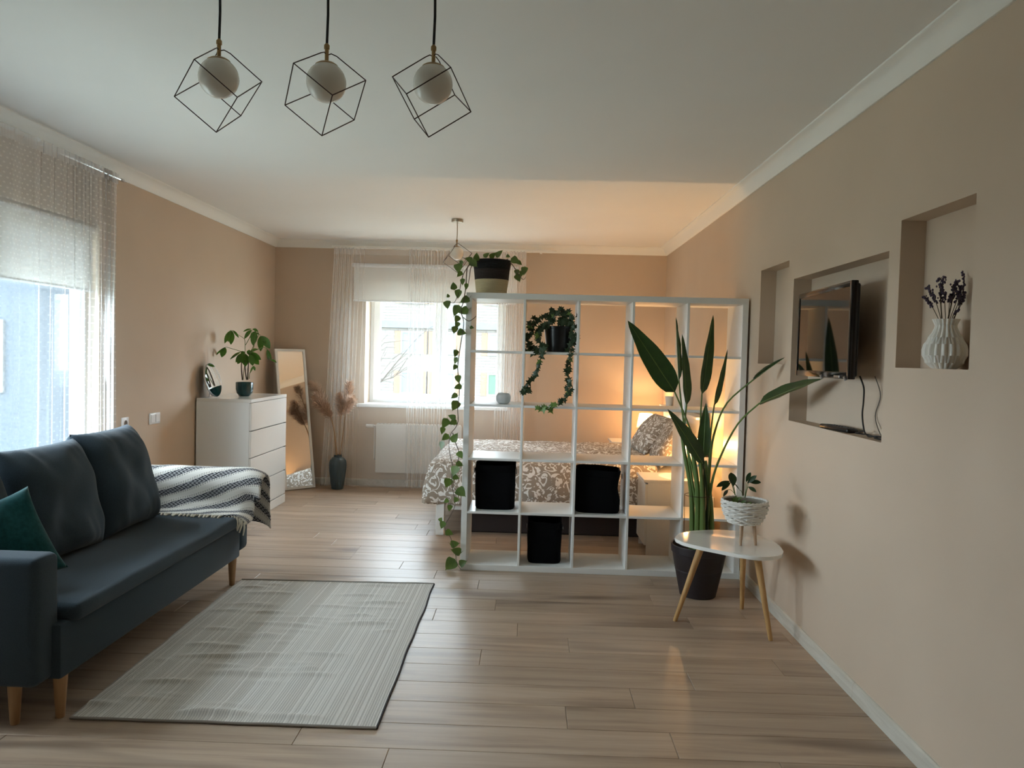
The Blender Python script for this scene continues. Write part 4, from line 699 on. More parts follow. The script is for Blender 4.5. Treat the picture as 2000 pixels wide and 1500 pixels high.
# ------------------------------------------------------------------ sofa
t = thing('sofa', 'long charcoal sofa on tapered wooden legs under the side window', 'sofa', (-2.15,3.68,0))
bm = B(); box(bm, -2.50, -1.70, 2.745, 4.50, .165, .372, .012); finish('base', bm, M['sofa'], t)
bm = B(); box(bm, -2.48, -1.665, 2.80, 4.535, .362, .432, .026, 4)
bmesh.ops.subdivide_edges(bm, edges=[e for e in bm.edges if e.calc_length() > .3], cuts=14, use_grid_fill=True)
for v in bm.verts:
    if v.co.z > .42:
        v.co.z += .006*noise.noise(v.co*4) + (.010*math.sin((v.co.x+1.7)*60+noise.noise(v.co*8)*4)*max(0, 1-(v.co.y-2.8)/.22) if v.co.y < 3.02 else 0)*.5
finish('seat', bm, M['sofa'], t, angle=60)
bm = B(); box(bm, -2.57, -2.36, 2.66, 4.62, .165, .80, .05, 4); finish('backrest', bm, M['sofa'], t, angle=60)
bm = B(); box(bm, -2.55, -1.735, 2.655, 2.80, .165, .637, .03, 4); finish('armrest', bm, M['sofa'], t, angle=60)
bm = B(); box(bm, -2.55, -1.705, 4.52, 4.645, .185, .655, .03, 4); finish('armrest', bm, M['sofa'], t, angle=60)
for x, y in ((-1.735,2.80),(-1.865,2.735),(-1.735,4.47),(-2.45,2.75),(-2.45,4.55)):
    bm = B(); tube(bm, [(x,y,0),(x,y,.004),(x,y,.168)], [.0145,.016,.026], 20); finish('leg', bm, M['sofaleg'], t)
gcu = 'charcoal back cushions of the sofa'
def cushion(y, W, H, T, x, z, lean, yaw, lab, seed, roll=0):
    mt = Matrix.Translation((x, y, z)) @ Matrix.Rotation(PI/2+yaw, 4, 'Z') @ Matrix.Rotation(math.radians(90-lean), 4, 'X') @ Matrix.Rotation(roll, 4, 'Z')
    o = finish('back_cushion', pillow_bm(W, H, T, mt, 34, 4.2, .013, seed, .14), M['sofa'], None, angle=180); tag(o, lab, 'cushion', gcu)
cushion(2.985, .36, .50, .22, -2.235, .675, 16, .02, 'charcoal back cushion squeezed against the near armrest, behind the teal pillow', 3)
cushion(3.455, .56, .54, .24, -2.195, .685, 17, -.05, 'charcoal back cushion in the middle of the sofa', 8)
cushion(4.02, .58, .56, .25, -2.20, .695, 17, .03, 'charcoal back cushion beside the striped throw', 15)
mt = Matrix.Translation((-2.045,2.90,.615)) @ Matrix.Rotation(PI/2-.75, 4, 'Z') @ Matrix.Rotation(math.radians(66), 4, 'X') @ Matrix.Rotation(.30, 4, 'Z')
o = finish('throw_pillow', pillow_bm(.37, .37, .14, mt, 30, 2.4, .012, 21, .25), M['velvet'], None, angle=180); tag(o, 'crumpled teal velvet pillow on the sofa by the near armrest', 'pillow')
# striped throw over the far armrest
m = mat('striped_throw', (220,214,204), .95, spec=.1); n = N(m); uvn = n.n('ShaderNodeUVMap'); s = n.sep(uvn.outputs[0])
q = n.math('FRACT', n.math('MULTIPLY', n.math('ADD', n.math('SUBTRACT', s[1], n.math('MULTIPLY', s[0], .36)), 1.055), 8.2))
wht, grey, dk = (226,221,212), (92,92,96), (44,44,48)
rc = n.ramp(q, ((0,grey),(.40,wht),(.455,dk),(.48,wht),(.52,dk),(.545,wht),(.90,dk),(.925,wht),(.955,dk),(.98,wht)), 'CONSTANT')
zz = n.math('FRACT', n.math('ADD', n.math('MULTIPLY', s[0], 30), n.math('PINGPONG', n.math('MULTIPLY', s[1], 75), 1.0)))
weave = n.ramp(zz, ((0,(48,48,54)),(.5,(170,168,168))), 'CONSTANT'); band = n.math('LESS_THAN', q, .40)
dash = n.math('GREATER_THAN', n.math('FRACT', n.math('MULTIPLY', s[0], 60)), .42); line = n.math('GREATER_THAN', q, .43)
base = n.mix(band, rc, weave); n.color(n.mix(n.math('MULTIPLY', line, n.math('SUBTRACT', 1.0, dash)), base, wht)); n.bump(n.noise(n.coord('Object'), 260, 2), .3, .003)
prof = [(4.30,.436),(4.36,.438),(4.43,.447),(4.475,.50),(4.495,.60),(4.515,.655),(4.55,.682),(4.60,.682),(4.64,.676),(4.665,.64),(4.672,.55),(4.676,.44),(4.68,.34)]
acc = [0]
for a, b in zip(prof, prof[1:]): acc.append(acc[-1]+math.dist(a, b))
def pat(v):
    d = v*acc[-1]
    for i in range(len(acc)-1):
        if d <= acc[i+1]+1e-9:
            k = (d-acc[i])/(acc[i+1]-acc[i]); return prof[i][0]+(prof[i+1][0]-prof[i][0])*k, prof[i][1]+(prof[i+1][1]-prof[i][1])*k
    return prof[-1]
def throw(u, v):
    x = -2.36 + u*.80; ev = max(0, 1-u*1.0); y, z = pat(min(1, v*(1-.0)))
    if v < .35: y = y + (.10*(1-u)+.06*u)*(1-v/.35)*.9       # front edge runs skew across the seat
    ex = x + 1.70
    if ex > 0:                                                # overhang past the front of arm and seat
        r = .05; drop = ex*ex*1.9 if ex < .12 else .027+(ex-.12)*.9
        zf = z - drop*(1.15 if v < .35 else 1.0); x = -1.70 + ex*(.85 if v > .3 else .55); z = zf
        if v < .3: y += ex*.15
    if ex > -.35: y += .035*math.sin(v*7)*max(0, ex+.12)
    wv = noise.noise(Vector((x*6, y*9, z*6)))*.008 + .006*math.sin(v*22+u*9)
    return Vector((x, y - max(0, wv)*.6, z + max(0, wv)))
bm = B(); grid(bm, 50, 44, throw, uv=True); c0 = throw(.6,.5)
t = finish('throw_blanket', bm, m, None, angle=180); tag(t, 'grey and white striped throw with fringe over the far sofa arm', 'blanket')
sd = t.modifiers.new('thick', 'SOLIDIFY'); sd.thickness = .006; sd.offset = 1
tas = mat('cotton_fringe', (224,216,200), .95)
for i in range(34):
    u = .01+.975*i/33; p = throw(u, 0); d = (throw(u, 0)-throw(u, .05)).normalized()
    dn = p + d*.04 + Vector((rnd.uniform(-.012,.012), rnd.uniform(-.008,.008), 0))
    if u < .76: dn.z = max(.432, dn.z); pts = [p, p.lerp(dn,.5)+Vector((0,0,.006)), dn]
    else: pts = [p, p+Vector((rnd.uniform(-.006,.006),-.004,-.03)), p+Vector((rnd.uniform(-.012,.012),-.006,-.075))]
    bm = B(); tube(bm, pts, [.006,.0065,.0045], 6); finish('tassel', bm, tas, t)
# ------------------------------------------------------------------ rug
m = mat('flatweave_rug', (150,144,136), .95, spec=.1); n = N(m); v = n.coord('Object'); s = n.sep(v)
band = n.noise(n.math('MULTIPLY', s[0], 1.0), 1.0, 1)
def n1(scale, detail):
    x = n.n('ShaderNodeTexNoise', noise_dimensions='1D'); n.t.links.new(s[0], x.inputs['W']); x.inputs['Scale'].default_value = scale; x.inputs['Detail'].default_value = detail; return x.outputs['Fac']
ca = n.ramp(n1(5, 2), ((.3,(206,200,190)),(.55,(222,218,210)),(.75,(232,228,220)))); thr = n.math('FRACT', n.math('MULTIPLY', s[0], 95))
cb = n.mix(n.math('MULTIPLY', n.math('GREATER_THAN', thr, .55), .5), ca, (150,145,140)); n2 = n1(60, 2)
cc = n.mix(n.math('MULTIPLY', n.math('GREATER_THAN', n2, .58), .55), cb, (244,240,234)); n.color(n.mix(n.math('MULTIPLY', n.noise(v, 140, 2), .3), cc, (170,163,155))); n.bump(n.noise(n.coord('Object', (200,90,90)), 1.0, 2), .4, .003)
c4 = [Vector((-1.688,2.785,0)), Vector((-.532,2.79,0)), Vector((-.541,4.605,0)), Vector((-1.712,4.565,0))]
rip = [(rnd.uniform(.02,.9), rnd.uniform(.03,.97), rnd.uniform(.05,.16), rnd.uniform(.004,.010), rnd.uniform(-.06,.06)) for _ in range(60)]
def rug(u, v):
    p = c4[0].lerp(c4[1], u).lerp(c4[3].lerp(c4[2], u), v); h = .0055
    for cu_, cv_, l, a, sk in rip:
        du = (u-cu_)/l; dv = (v-cv_-sk*(u-cu_))/.011
        if abs(du) < 1.5 and abs(dv) < 3: h += a*math.exp(-du*du*2-dv*dv)
    h += .003*max(0, noise.noise(Vector((u*5, v*12, 0))))
    p = p.copy(); p.z = h; p.x += .006*noise.noise(Vector((u*3, v*6, 1))); p.y += .006*noise.noise(Vector((u*6, v*3, 7))); return p
t = thing('rug', 'grey striped flatweave rug in front of the sofa', 'rug', (-1.11,3.69,0))
bm = B(); V = grid(bm, 70, 190, rug); nb = [[bm.verts.new((q.co.x, q.co.y, .0006)) for q in e] for e in (V[0], V[-1], [r[0] for r in V], [r[-1] for r in V])]
for e, f in zip((V[0], V[-1], [r[0] for r in V], [r[-1] for r in V]), nb):
    for i in range(len(e)-1): bm.faces.new((e[i], e[i+1], f[i+1], f[i]))
finish('weave', bm, m, t, angle=80)
hem = mat('rug_hem', (158,152,144), .95)
for vv in (0, 1):
    bm = B(); tube(bm, [rug(i/40, vv)+Vector((0,0,.001)) for i in range(41)], .0055, 6); finish('hem', bm, hem, t)
dkh = mat('rug_side_binding', (58,54,56), .95)
for uu in (0, 1):
    bm = B(); tube(bm, [Vector((rug(uu, i/60).x, rug(uu, i/60).y, .0045)) for i in range(61)], .0045, 6); finish('binding', bm, dkh if uu else hem, t)
# ------------------------------------------------------------------ bed corner
t = thing('bed', 'white bed frame behind the shelf unit', 'bed', (.35,6.7,0))
bm = B(); box(bm, -.685, -.635, 5.90, 7.50, .20, .30, .004, 1); finish('foot_rail', bm, M['white'], t)
for y in (5.90, 7.46): 
    bm = B(); box(bm, -.60, 1.34, y, y+.04, .20, .30, .004, 1); finish('side_rail', bm, M['white'], t)
for x, y in ((-.69,5.885),(-.69,7.45),(1.30,5.885),(1.30,7.45)):
    bm = B(); box(bm, x, x+.065, y, y+.065, 0, .30, .004, 1); finish('leg', bm, M['white'], t)
bm = B(); box(bm, 1.34, 1.385, 5.90, 7.52, .05, .955, .006, 1); finish('headboard', bm, M['white'], t)
bm = B(); box(bm, 1.30, 1.40, 5.885, 7.535, .955, .975, .003, 1); finish('headboard_shelf', bm, M['white'], t)
bm = B(); box(bm, 1.385, 1.40, 5.892, 7.52, .05, .95); finish('headboard_edge', bm, mat('dark_stained_edge', (38,22,22), .5), t, smooth=False)
bm = B(); box(bm, -.62, 1.335, 5.945, 7.455, .25, .52, .05, 3); finish('mattress', bm, mat('mattress_ticking', (224,222,216), .9), t)
bm = B(); box(bm, -.50, .95, 6.02, 6.9, .0005, .17, .01, 1); o = finish('underbed_shade', bm, mat('underbed_shade_tone', (46,34,30), .7), None); tag(o, 'dark low block standing in for the shade under the bed', 'drawer')  # under-bed shade put in as a dark solid block
def duvet(u, v):
    X0, X1, Y0_, Y1_, zt = -.775, 1.02, 5.875, 7.55, .585
    def axis(q, lo, hi, d0, d1):
        L = (hi-lo); tot = d0+L+d1; p = q*tot-d0
        if p < 0: return lo, -p
        if p > L: return hi, p-L
        return lo+p, 0
    x, dx = axis(u, X0, X1, .34, 0); y, dy = axis(v, Y0_, Y1_, .31, .31)
    drop = max(dx, dy); r = .085
    ex, ey = min(x-X0, 9), min(y-Y0_, Y1_-y)
    def rd(e): return r-math.sqrt(max(0, r*r-(r-min(e, r))**2)) if e < r else 0
    z = zt - rd(ex)*(1 if dx == 0 else 1) - (rd(ey)) - drop
    z = max(z, zt-.335+.02*noise.noise(Vector((x*7, y*7, 2))))
    bul = .028*math.sin(min(1, drop/.31)*PI)
    if dx > 0 and dx >= dy: x -= bul + .012*noise.noise(Vector((y*9, drop*4, 1)))
    if dy > 0 and dy >= dx: y += (-1 if v < .5 else 1)*(bul + .014*noise.noise(Vector((x*7, drop*4, 4))))
    if drop == 0: z += .014*noise.noise(Vector((x*3.2, y*5, 0))) + .006*noise.noise(Vector((x*11, y*13, 3)))
    return Vector((x, y, z))
bm = B(); grid(bm, 90, 90, duvet); o = finish('duvet', bm, M['duvet'], None, angle=180); tag(o, 'taupe duvet with white scroll print on the bed', 'duvet')
def bedpillow(y, lab, seed, x=1.17, lean=33, yaw=0, z=.735):
    mt = Matrix.Translation((x, y, z)) @ Matrix.Rotation(PI/2+yaw+PI, 4, 'Z') @ Matrix.Rotation(math.radians(90-lean), 4, 'X')
    o = finish('bed_pillow', pillow_bm(.62, .42, .17, mt, 26, 2.4, .010, seed, .15), M['duvet'], None, angle=180); tag(o, lab, 'pillow', 'scroll print pillows on the bed')
bedpillow(6.98, 'scroll print pillow propped before the lamp at the far side of the bed', 4, 1.13, 38, .1)
bedpillow(6.28, 'scroll print pillow at the near side of the bed, behind the tall plant', 9, 1.17, 30, -.05)
def nightstand(x0, x1, y0, y1, h, lab):
    t = thing('nightstand', lab, 'nightstand', ((x0+x1)/2,(y0+y1)/2,0), 'white nightstands beside the bed')
    bm = B(); box(bm, x0-.012, x1, y0-.006, y1+.006, h-.02, h, .003, 1); finish('top_panel', bm, M['white'], t)
    bm = B(); box(bm, x0+.018, x1, y0, y0+.018, 0, h-.02); box(bm, x0+.018, x1, y1-.018, y1, 0, h-.02); box(bm, x1-.012, x1, y0+.018, y1-.018, .02, h-.02); box(bm, x0+.05, x1-.012, y0+.018, y1-.018, .05, .068); finish('body', bm, M['white'], t, smooth=False)
    for a, b in ((.075,h*.5-.004),(h*.5+.004,h-.032)):
        bm = B(); box(bm, x0, x0+.018, y0+.002, y1-.002, a, b, .002, 1); d = finish('drawer', bm, M['white'], t)
        bm = B(); box(bm, x0+.02, x1-.05, y0+.03, y1-.03, a+.01, b-.03); finish('drawer_box', bm, M['white'], d, smooth=False)
nightstand(.862, 1.30, 5.462, 5.835, .548, 'white two-drawer nightstand directly behind the shelf unit')
nightstand(.86, 1.30, 7.575, 7.95, .585, 'white nightstand in the far corner beyond the bed')
def lamp(c, lab, watts):
    c = Vector(c); t = thing('table_lamp', lab, 'table lamp', c, 'small white bedside lamps')
    bm = B(); lathe(bm, [(0,0),(.052,0),(.055,.004),(.05,.012),(.026,.026),(.018,.04),(.03,.058),(.046,.085),(.046,.1),(.03,.125),(.014,.14),(.012,.165),(0,.165)], c, 32); finish('base', bm, M['ceramic'], t)
    sh = mat('lampshade', (250,238,214), .8); n = N(sh); tl = n.n('ShaderNodeBsdfTranslucent'); tl.inputs[0].default_value = (*lin((255,240,212)),1); mx = n.n('ShaderNodeMixShader'); mx.inputs[0].default_value = .62
    n.t.links.new(n.b.outputs[0], mx.inputs[1]); n.t.links.new(tl.outputs[0], mx.inputs[2]); tq = n.n('ShaderNodeBsdfTransparent'); tq.inputs[0].default_value = (1,.86,.66,1); m2 = n.n('ShaderNodeMixShader'); m2.inputs[0].default_value = .30
    n.t.links.new(mx.outputs[0], m2.inputs[1]); n.t.links.new(tq.outputs[0], m2.inputs[2]); n.t.links.new(m2.outputs[0], n.t.nodes['Material Output'].inputs[0])
    bm = B(); lathe(bm, [(.09,.145),(.0895,.146),(.064,.284),(.063,.285)], c, 40)
    bmesh.ops.delete(bm, geom=[f for f in bm.faces if len(f.verts) > 4], context='FACES'); finish('shade', bm, sh, t, rec=False)
    bm = B()
    for a in (0, 2*PI/3, 4*PI/3): tube(bm, [c+Vector((0,0,.165)), c+Vector((math.cos(a)*.0855, math.sin(a)*.0855, .165))], .0018, 5)
    finish('shade_ring', bm, M['alu'], t)
    bm = B(); em = bpy.data.materials.get('bulb_glow')
    if em is None:
        em = bpy.data.materials.new('bulb_glow'); em.use_nodes = True; e = N(em); e.b.inputs['Emission Color'].default_value = (1,.62,.28,1); e.b.inputs['Emission Strength'].default_value = 1.2; em.cycles.emission_sampling = 'NONE'
    lathe(bm, [(0,.165),(.012,.165),(.013,.18),(.02,.2),(.022,.212),(.017,.226),(0,.232)], c, 16); finish('bulb', bm, em, t)
    l = light('bulb_light', 'POINT', c+Vector((0,0,.245)), (0,0,0), watts, (1,.60,.27), shadow_soft_size=.012)
    l.parent = t; l.location = (0,0,.245); return t
lamp((1.205,5.665,.5485), 'small white lit table lamp behind the tall plant and shelf', 2.1)
lamp((1.19,7.66,.5855), 'small white lit table lamp in the far corner beyond the bed', 1.6)
c = Vector((1.352,7.30,.9755)); t = thing('headboard_pot', 'small white pot on the headboard ledge in the far corner', 'pot', c)
bm = B(); lathe(bm, [(0,0),(.032,0),(.042,.085),(.043,.09),(.038,.09),(.03,.02),(0,.018)], c, 28); finish('body', bm, M['ceramic'], t)
t = thing('plug_adapter', 'small white plug in the wall behind the shelf, right of the tall plant', 'plug', (XR,5.74,.35))
bm = B(); box(bm, XR-.006, XR, 5.70, 5.78, .31, .39, .002, 1); finish('socket_plate', bm, M['winwhite'], t)
bm = B(); box(bm, XR-.06, XR-.006, 5.725, 5.76, .33, .375, .008); finish('plug_body', bm, M['winwhite'], t)
# ------------------------------------------------------------------ tall plant, side table, bowl
c = Vector((1.055,4.575,0)); t = thing('bird_of_paradise', 'tall bird of paradise plant in a dark plastic pot before the shelf', 'potted plant', c)
dp = mat('dark_brown_plastic', (42,34,36), .5)
bm = B(); lathe(bm, [(0,.0),(.102,0),(.107,.004),(.138,.155),(.139,.155),(.139,.163),(.1405,.165),(.158,.262),(.164,.264),(.167,.304),(.164,.309),(.158,.307),(.15,.25),(.0,.25)], c, 48); finish('pot', bm, dp, t)
bm = B(); bmesh.ops.create_circle(bm, cap_ends=True, radius=.151, segments=28, matrix=Matrix.Translation(c+Vector((0,0,.262)))); finish('soil', bm, M['soil'], t)
pad = lambda q: math.sin(PI*q**.6)**.78
for i, (tip, base, wd, pet) in enumerate(STRELITZIA):
    tip, base = Vector(tip), Vector(base); ax = (tip-base).normalized()
    root = Vector((1.06+.05*math.cos(i*2.4), 4.575+.05*math.sin(i*2.4), .255))
    P = spline([base]+[Vector(p) for p in pet]+[root], 4); Lp = len(P)
    bm = B(); tube(bm, P, [.0045+.0085*(k/Lp)**1.5 for k in range(Lp)], 8); st = finish('leaf_stalk', bm, M['strel'] if i > 6 else M['stem'], t)
    bm = B(); edge = i in (1, 5); nr = (0,-.35,1) if i == 6 else ((.3,-1,.25) if not edge else (1,-.5,.2))
    nr = {0:(-.2,-1,.3), 2:(.9,-1,0), 3:(.5,-1,.1), 4:(.8,-1,.1), 5:(0,-.5,1), 6:(.1,-1,.55), 7:(.3,-1,.4), 8:(-.3,-1,.2)}.get(i, nr)
    ww = wd*1.0
    leaf_bm(bm, base, tip, ww, nr, .25 if not edge else .6, .05 if i > 4 else 0, 14, pad, None, .05 if i in (0,1) else .02); finish('leaf', bm, M['strel'], st, angle=180, rec=False)
    bm = B(); tube(bm, [base, base.lerp(tip,.5)+Vector((0,-.0005,.05*(.25*(tip-base).length) if i > 4 else 0)), base.lerp(tip,.97)], [.0042,.003,.001], 5); finish('midrib', bm, M['stem'], st)
for s in STRELITZIA_STEMS:
    bm = B(); P = spline([Vector(p) for p in s], 4); root = Vector((P[0].x, P[0].y, .255)); P = [root]+P; tube(bm, P, [.019-.012*k/len(P) for k in range(len(P))], 8); finish('leaf_stalk', bm, M['stem'], t)
bm = B(); pts = [Vector((1.035+.076*math.cos(q), 4.575+.076*math.sin(q), .604)) for q in [2*PI*i/30 for i in range(31)]]; tube(bm, pts, .0018, 5); tube(bm, [(1.108,4.59,.604),(1.115,4.6,.25)], .0018, 5); tube(bm, [(.962,4.59,.604),(.97,4.6,.25)], .0018, 5); finish('support_ring', bm, M['bmetal'], t)
# side table
tc_ = Vector((1.09,3.97,0)); t = thing('side_table', 'white pebble-shaped side table on three splayed beech legs', 'side table', tc_)
poly = [Vector((x,y,0)) for x, y in TABLE_EDGE]; poly = spline(poly+[poly[0]], 3)[:-1]
bm = B(); slab(bm, [(p.x,p.y) for p in poly], .457, .4752, .0055); finish('table_top', bm, mat('white_lacquer', (236,234,228), .1), t)
for foot, top in (((.827,4.092,0),(.955,4.045,.457)), ((1.255,4.336,0),(1.205,4.18,.457)), ((1.265,3.848,0),(1.19,3.905,.457))):
    bm = B(); f, p = Vector(foot), Vector(top); d = (p-f)
    tube(bm, [f, f+d*.02, f+d*.96, p], [.0105,.0115,.0195,.0195], 4 if False else 14); finish('leg', bm, M['beech'], t)
    bm = B(); box(bm, p.x-.035, p.x+.035, p.y-.035, p.y+.035, .453, .4575, .001, 1); finish('leg_plate', bm, M['alu'], t)
# wicker bowl planter
c = Vector((1.132,3.93,.4753)); t = thing('wicker_planter', 'white wicker bowl planter with small plant on the side table', 'potted plant', c)
wk = mat('white_wicker', (226,222,214), .6); zb, zr = .105, .218
rad = lambda q: .072 + (.114-.072)*math.sin(q*PI/2)**.8
bm = B(); lathe(bm, [(0,zb+.004),(rad(0)-.006,zb+.004)]+[(rad(i/8)-.007, zb+(zr-zb)*i/8) for i in range(9)]+[(rad(1)-.011,zr),(.085,zb+.03),(0,zb+.03)], c, 32); finish('liner', bm, mat('bowl_liner', (150,140,124), .9), t)
rows, st = 11, 20
for r in range(rows):
    q = (r+.5)/rows; bm = B(); R0 = rad(q); z = zb+(zr-zb)*q; pts = []
    for i in range(st*6+1):
        a = 2*PI*i/(st*6); pts.append(c+Vector((math.cos(a)*(R0+.0045*math.cos(a*st/2+r*PI)), math.sin(a)*(R0+.0045*math.cos(a*st/2+r*PI)), z+.0012*math.sin(a*7+r*2))))
    tube(bm, pts, .0054, 6); finish('wicker_strand', bm, wk, t)
bm = B()
for i in range(st):
    a = 2*PI*(i+.5)/st*1.0; tube(bm, [c+Vector((math.cos(a)*rad(k/6), math.sin(a)*rad(k/6), zb+(zr-zb)*k/6)) for k in range(7)], .004, 5)
finish('wicker_stake', bm, wk, t)
bm = B(); pts = [c+Vector((math.cos(q)*.113, math.sin(q)*.113, zr+.004*math.sin(q*16))) for q in [2*PI*i/96 for i in range(97)]]; tube(bm, pts, .006, 6)
pts = [c+Vector((math.cos(q)*.111, math.sin(q)*.111, zr+.004*math.sin(q*16+PI))) for q in [2*PI*i/96 for i in range(97)]]; tube(bm, pts, .006, 6); finish('braided_rim', bm, wk, t)
for a in (-2.05, -.75, 1.45):
    d = Vector((math.cos(a), math.sin(a), 0)); bm = B(); tube(bm, [c+d*.068+Vector((0,0,.0003)), c+d*.055+Vector((0,0,.112))], [.0065,.0105], 14); finish('leg', bm, M['bowlleg'], t)
bm = B(); lathe(bm, [(0,.212),(.05,.208),(.098,.198)], c, 24); finish('soil', bm, mat('mossy_soil', (62,66,40), .95), t)
for a, b, tp, wd in BOWL_LEAVES:
    bm = B(); a, b, tp = Vector(a), Vector(b), Vector(tp); tube(bm, spline([a, a.lerp(b,.6)+Vector((0,0,.01)), b], 3), .0014, 5); sk = finish('stalk', bm, M['stem'], t)
    bm = B(); leaf_bm(bm, b, b+(tp-b)*1.12, wd*1.55, (rnd.uniform(-.5,.5),-1,.5), .2, .1, 7, lance); finish('leaf', bm, M['green_dark'], sk, angle=180, rec=False)
bm = B(); rl = random.Random(3)
for i in range(16):
    a, r = rl.uniform(1.8,4.6), rl.uniform(.03,.09); p = c+Vector((math.cos(a)*r, math.sin(a)*r-.01, .205)); leaf_bm(bm, p, p+Vector((rl.uniform(-.03,.03), rl.uniform(-.03,.02), rl.uniform(.008,.03))), .016, (0,-1,.4), .1, .1, 4)
tag(finish('ground_cover', bm, M['stem'], t, angle=180, rec=False), kind='stuff')
# ------------------------------------------------------------------ television niche and vase niche
pn, pf = Vector((1.365,3.285,0)), Vector((1.402,4.035,0)); ux = (pf-pn).normalized(); nv = Vector((-ux.y, ux.x, 0)) 
if nv.x > 0: nv = -nv                                        # nv looks into the room
tm_ = Matrix((ux, Vector((0,0,1)), nv)).transposed().to_4x4(); tm_.translation = pn + Vector((0,0,1.345)); TW, TH = (pf-pn).length, .424
t = thing('television', 'black flat television on a bracket in the middle wall niche', 'television', (1.45,3.66,1.345))
bm = B()
for q in ((0,.024,0,TH),(TW-.024,TW,0,TH),(.024,TW-.024,0,.03),(.024,TW-.024,TH-.026,TH)): box(bm, q[0], q[1], q[2], q[3], -.03, .0, .004, 2, tm_)
finish('bezel', bm, mat('gloss_black_bezel', (12,12,14), .12), t)
bm = B(); box(bm, .022, TW-.022, .028, TH-.024, -.02, -.004, mtx=tm_); finish('screen', bm, mat('screen_glass', (9,10,12), .035, spec=.9), t, smooth=False)
bm = B(); box(bm, .012, TW-.012, .01, TH-.01, -.045, -.028, .01, 2, tm_); box(bm, .10, TW-.10, .02, TH-.07, -.066, -.04, .014, 2, tm_); finish('back_cover', bm, M['blackplastic'], t)
bm = B(); box(bm, TW/2-.1, TW/2+.1, .12, .32, -.072, -.06, .002, 1, tm_); box(bm, TW/2-.03, TW/2+.03, .18, .26, -.104, -.07, .002, 1, tm_); finish('wall_bracket', bm, M['blackplastic'], t)
bm = B(); box(bm, .10, .17, .004, .014, .0, .003, .001, 1, tm_); finish('front_badge', bm, M['alu'], t)
bm = B()
for u in (.035,.34): tube(bm, [tm_ @ Vector((u,-.004,-.004)), tm_ @ Vector((u,.012,.004))], [.009,.006], 10)
finish('corner_clip', bm, M['alu'], t)
bm = B(); cab = [(1.425,3.31,1.36),(1.44,3.30,1.31),(1.452,3.325,1.25),(1.456,3.34,1.19),(1.462,3.33,1.125),(1.462,3.30,1.108),(1.45,3.25,1.106),(1.462,3.2,1.112),(1.475,3.15,1.106),(1.455,3.12,1.105),(1.44,3.16,1.108),(1.455,3.21,1.106),(1.475,3.19,1.112),(1.47,3.12,1.106),(1.478,3.085,1.106)]
tube(bm, spline(cab, 5), .0036, 6); tube(bm, spline([(1.462,3.33,1.125),(1.455,3.37,1.112),(1.46,3.41,1.106),(1.47,3.36,1.106),(1.455,3.28,1.112),(1.465,3.22,1.106)], 5), .003, 6); finish('power_cable', bm, M['cord'], t)
bm = B(); tube(bm, spline([(1.49,3.31,1.36),(1.503,3.28,1.28),(1.503,3.32,1.19),(1.49,3.24,1.12),(1.48,3.16,1.106)], 5), .0022, 6); finish('aerial_cable', bm, mat('grey_cable', (96,88,80), .6), t)
t = thing('remote_control', 'black remote control lying in the television niche', 'remote control', (1.455,3.58,1.1))
rm = rotz(math.radians(4), (1.45,3.58,1.1)); bm = B(); box(bm, 1.425, 1.478, 3.44, 3.72, 1.1005, 1.121, .008, 3, rm); finish('body', bm, M['blackplastic'], t)
for i in range(8):
    for k in range(3):
        bm = B(); box(bm, 1.432+k*.014, 1.441+k*.014, 3.46+i*.026, 3.475+i*.026, 1.1205, 1.123, mtx=rm); finish('button', bm, mat('grey_button', (70,70,74), .5) if (i, k) == (0,0) else bpy.data.materials['grey_button'], t, smooth=False)
c = Vector((1.438,2.672,1.4012)); t = thing('fluted_vase', 'white fluted vase in the near wall niche', 'vase', c)
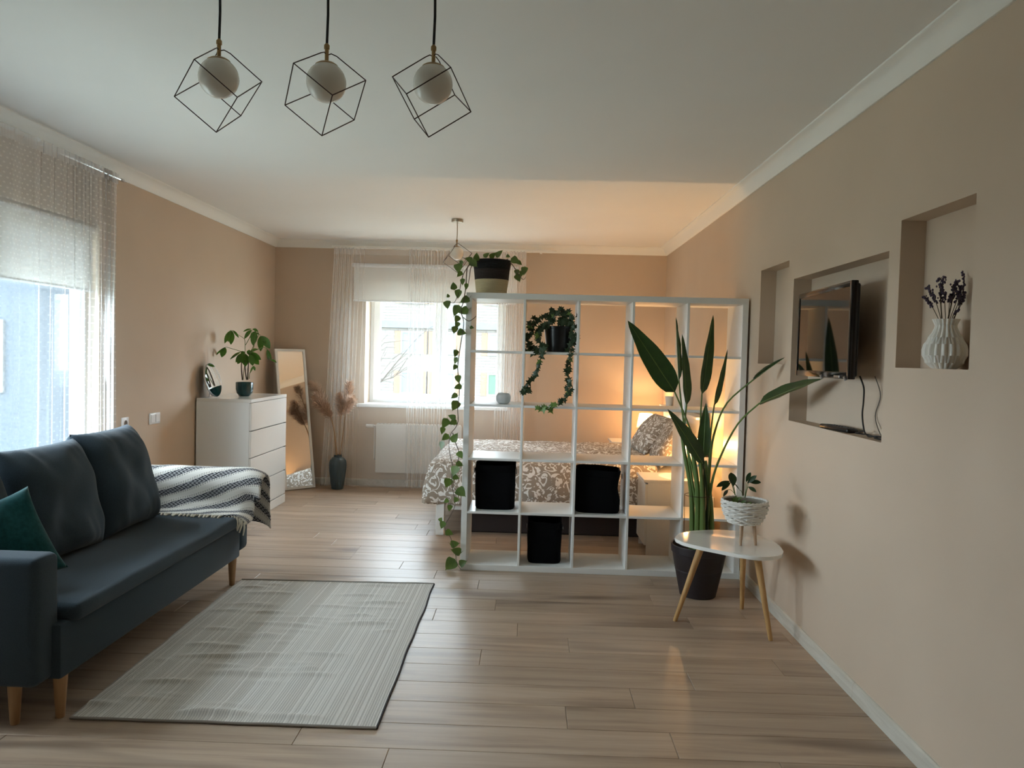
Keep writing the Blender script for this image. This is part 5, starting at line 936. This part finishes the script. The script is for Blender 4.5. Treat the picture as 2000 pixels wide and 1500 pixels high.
pr = [(0,0),(.036,0),(.04,.003),(.056,.02),(.066,.045),(.067,.065),(.062,.085),(.050,.108),(.039,.126),(.033,.142),(.032,.150),(.037,.163),(.042,.1715),(.038,.1715),(.030,.155),(.034,.13),(.05,.08),(.0,.02)]
def fl(a, i):
    if i < 2 or i > 12: return 1
    z = pr[i][1]; ph = 0 if z < .022 or z > .092 else PI; amp = .11
    return 1 + amp*(abs(math.sin(a*9+ph/2))*1.6-.9)*(.6 if i in (2,12) else 1)
P2 = []
bm = B(); lathe(bm, pr, c, 144, fl); finish('body', bm, mat('matt_white_porcelain', (236,232,222), .55), t, angle=25)
LL = ('second from the left, drooping outward', 'leftmost and lowest of the drooping ones', 'tall full one left of the middle', 'thin short one in the middle', 'full one in the middle beside the tall left one', 'dense one right of the middle', 'densest one, right of the middle', 'dense one towards the right edge', 'tallest and thinnest, at the right', 'rightmost, with few blossoms', 'short one low at the right', 'short one low in the middle', 'lowest short one, bending right over the rim')
for li, q in enumerate(LAVENDER):
    wd = q[3]; P = [Vector(p) for p in q[:3]]; base = Vector((1.438+rnd.uniform(-.012,.012), 2.672+rnd.uniform(-.012,.012), 1.44))
    for p in P: p.x = min(p.x, 1.492)
    t = thing('lavender_sprig', 'dried lavender in the fluted vase, '+LL[li], 'dried flower', P[0], 'lavender sprigs in the fluted vase')
    full = [base]+spline(P, 5); bm = B(); tube(bm, full, .0013, 5); finish('stalk', bm, M['lavstem'], t)
    bm = B(); n_ = int(18+wd*900); K = len(full)-1; k0 = K*.52
    for i in range(n_):
        f = k0+(K-k0)*(i/n_); a = min(int(f), K-1); p = full[a].lerp(full[a+1], f-a); r = Vector((rnd.gauss(0,1), rnd.gauss(0,1), rnd.gauss(0,.6))).normalized()
        p = p + r*wd*.5*rnd.uniform(.3,1); p.x = min(p.x, 1.498)
        bmesh.ops.create_icosphere(bm, subdivisions=1, radius=rnd.uniform(.0026,.0042), matrix=Matrix.Translation(p) @ Matrix.Diagonal((1,1,1.35,1)))
    finish('flower_spike', bm, M['lav'], t, angle=180, rec=False)
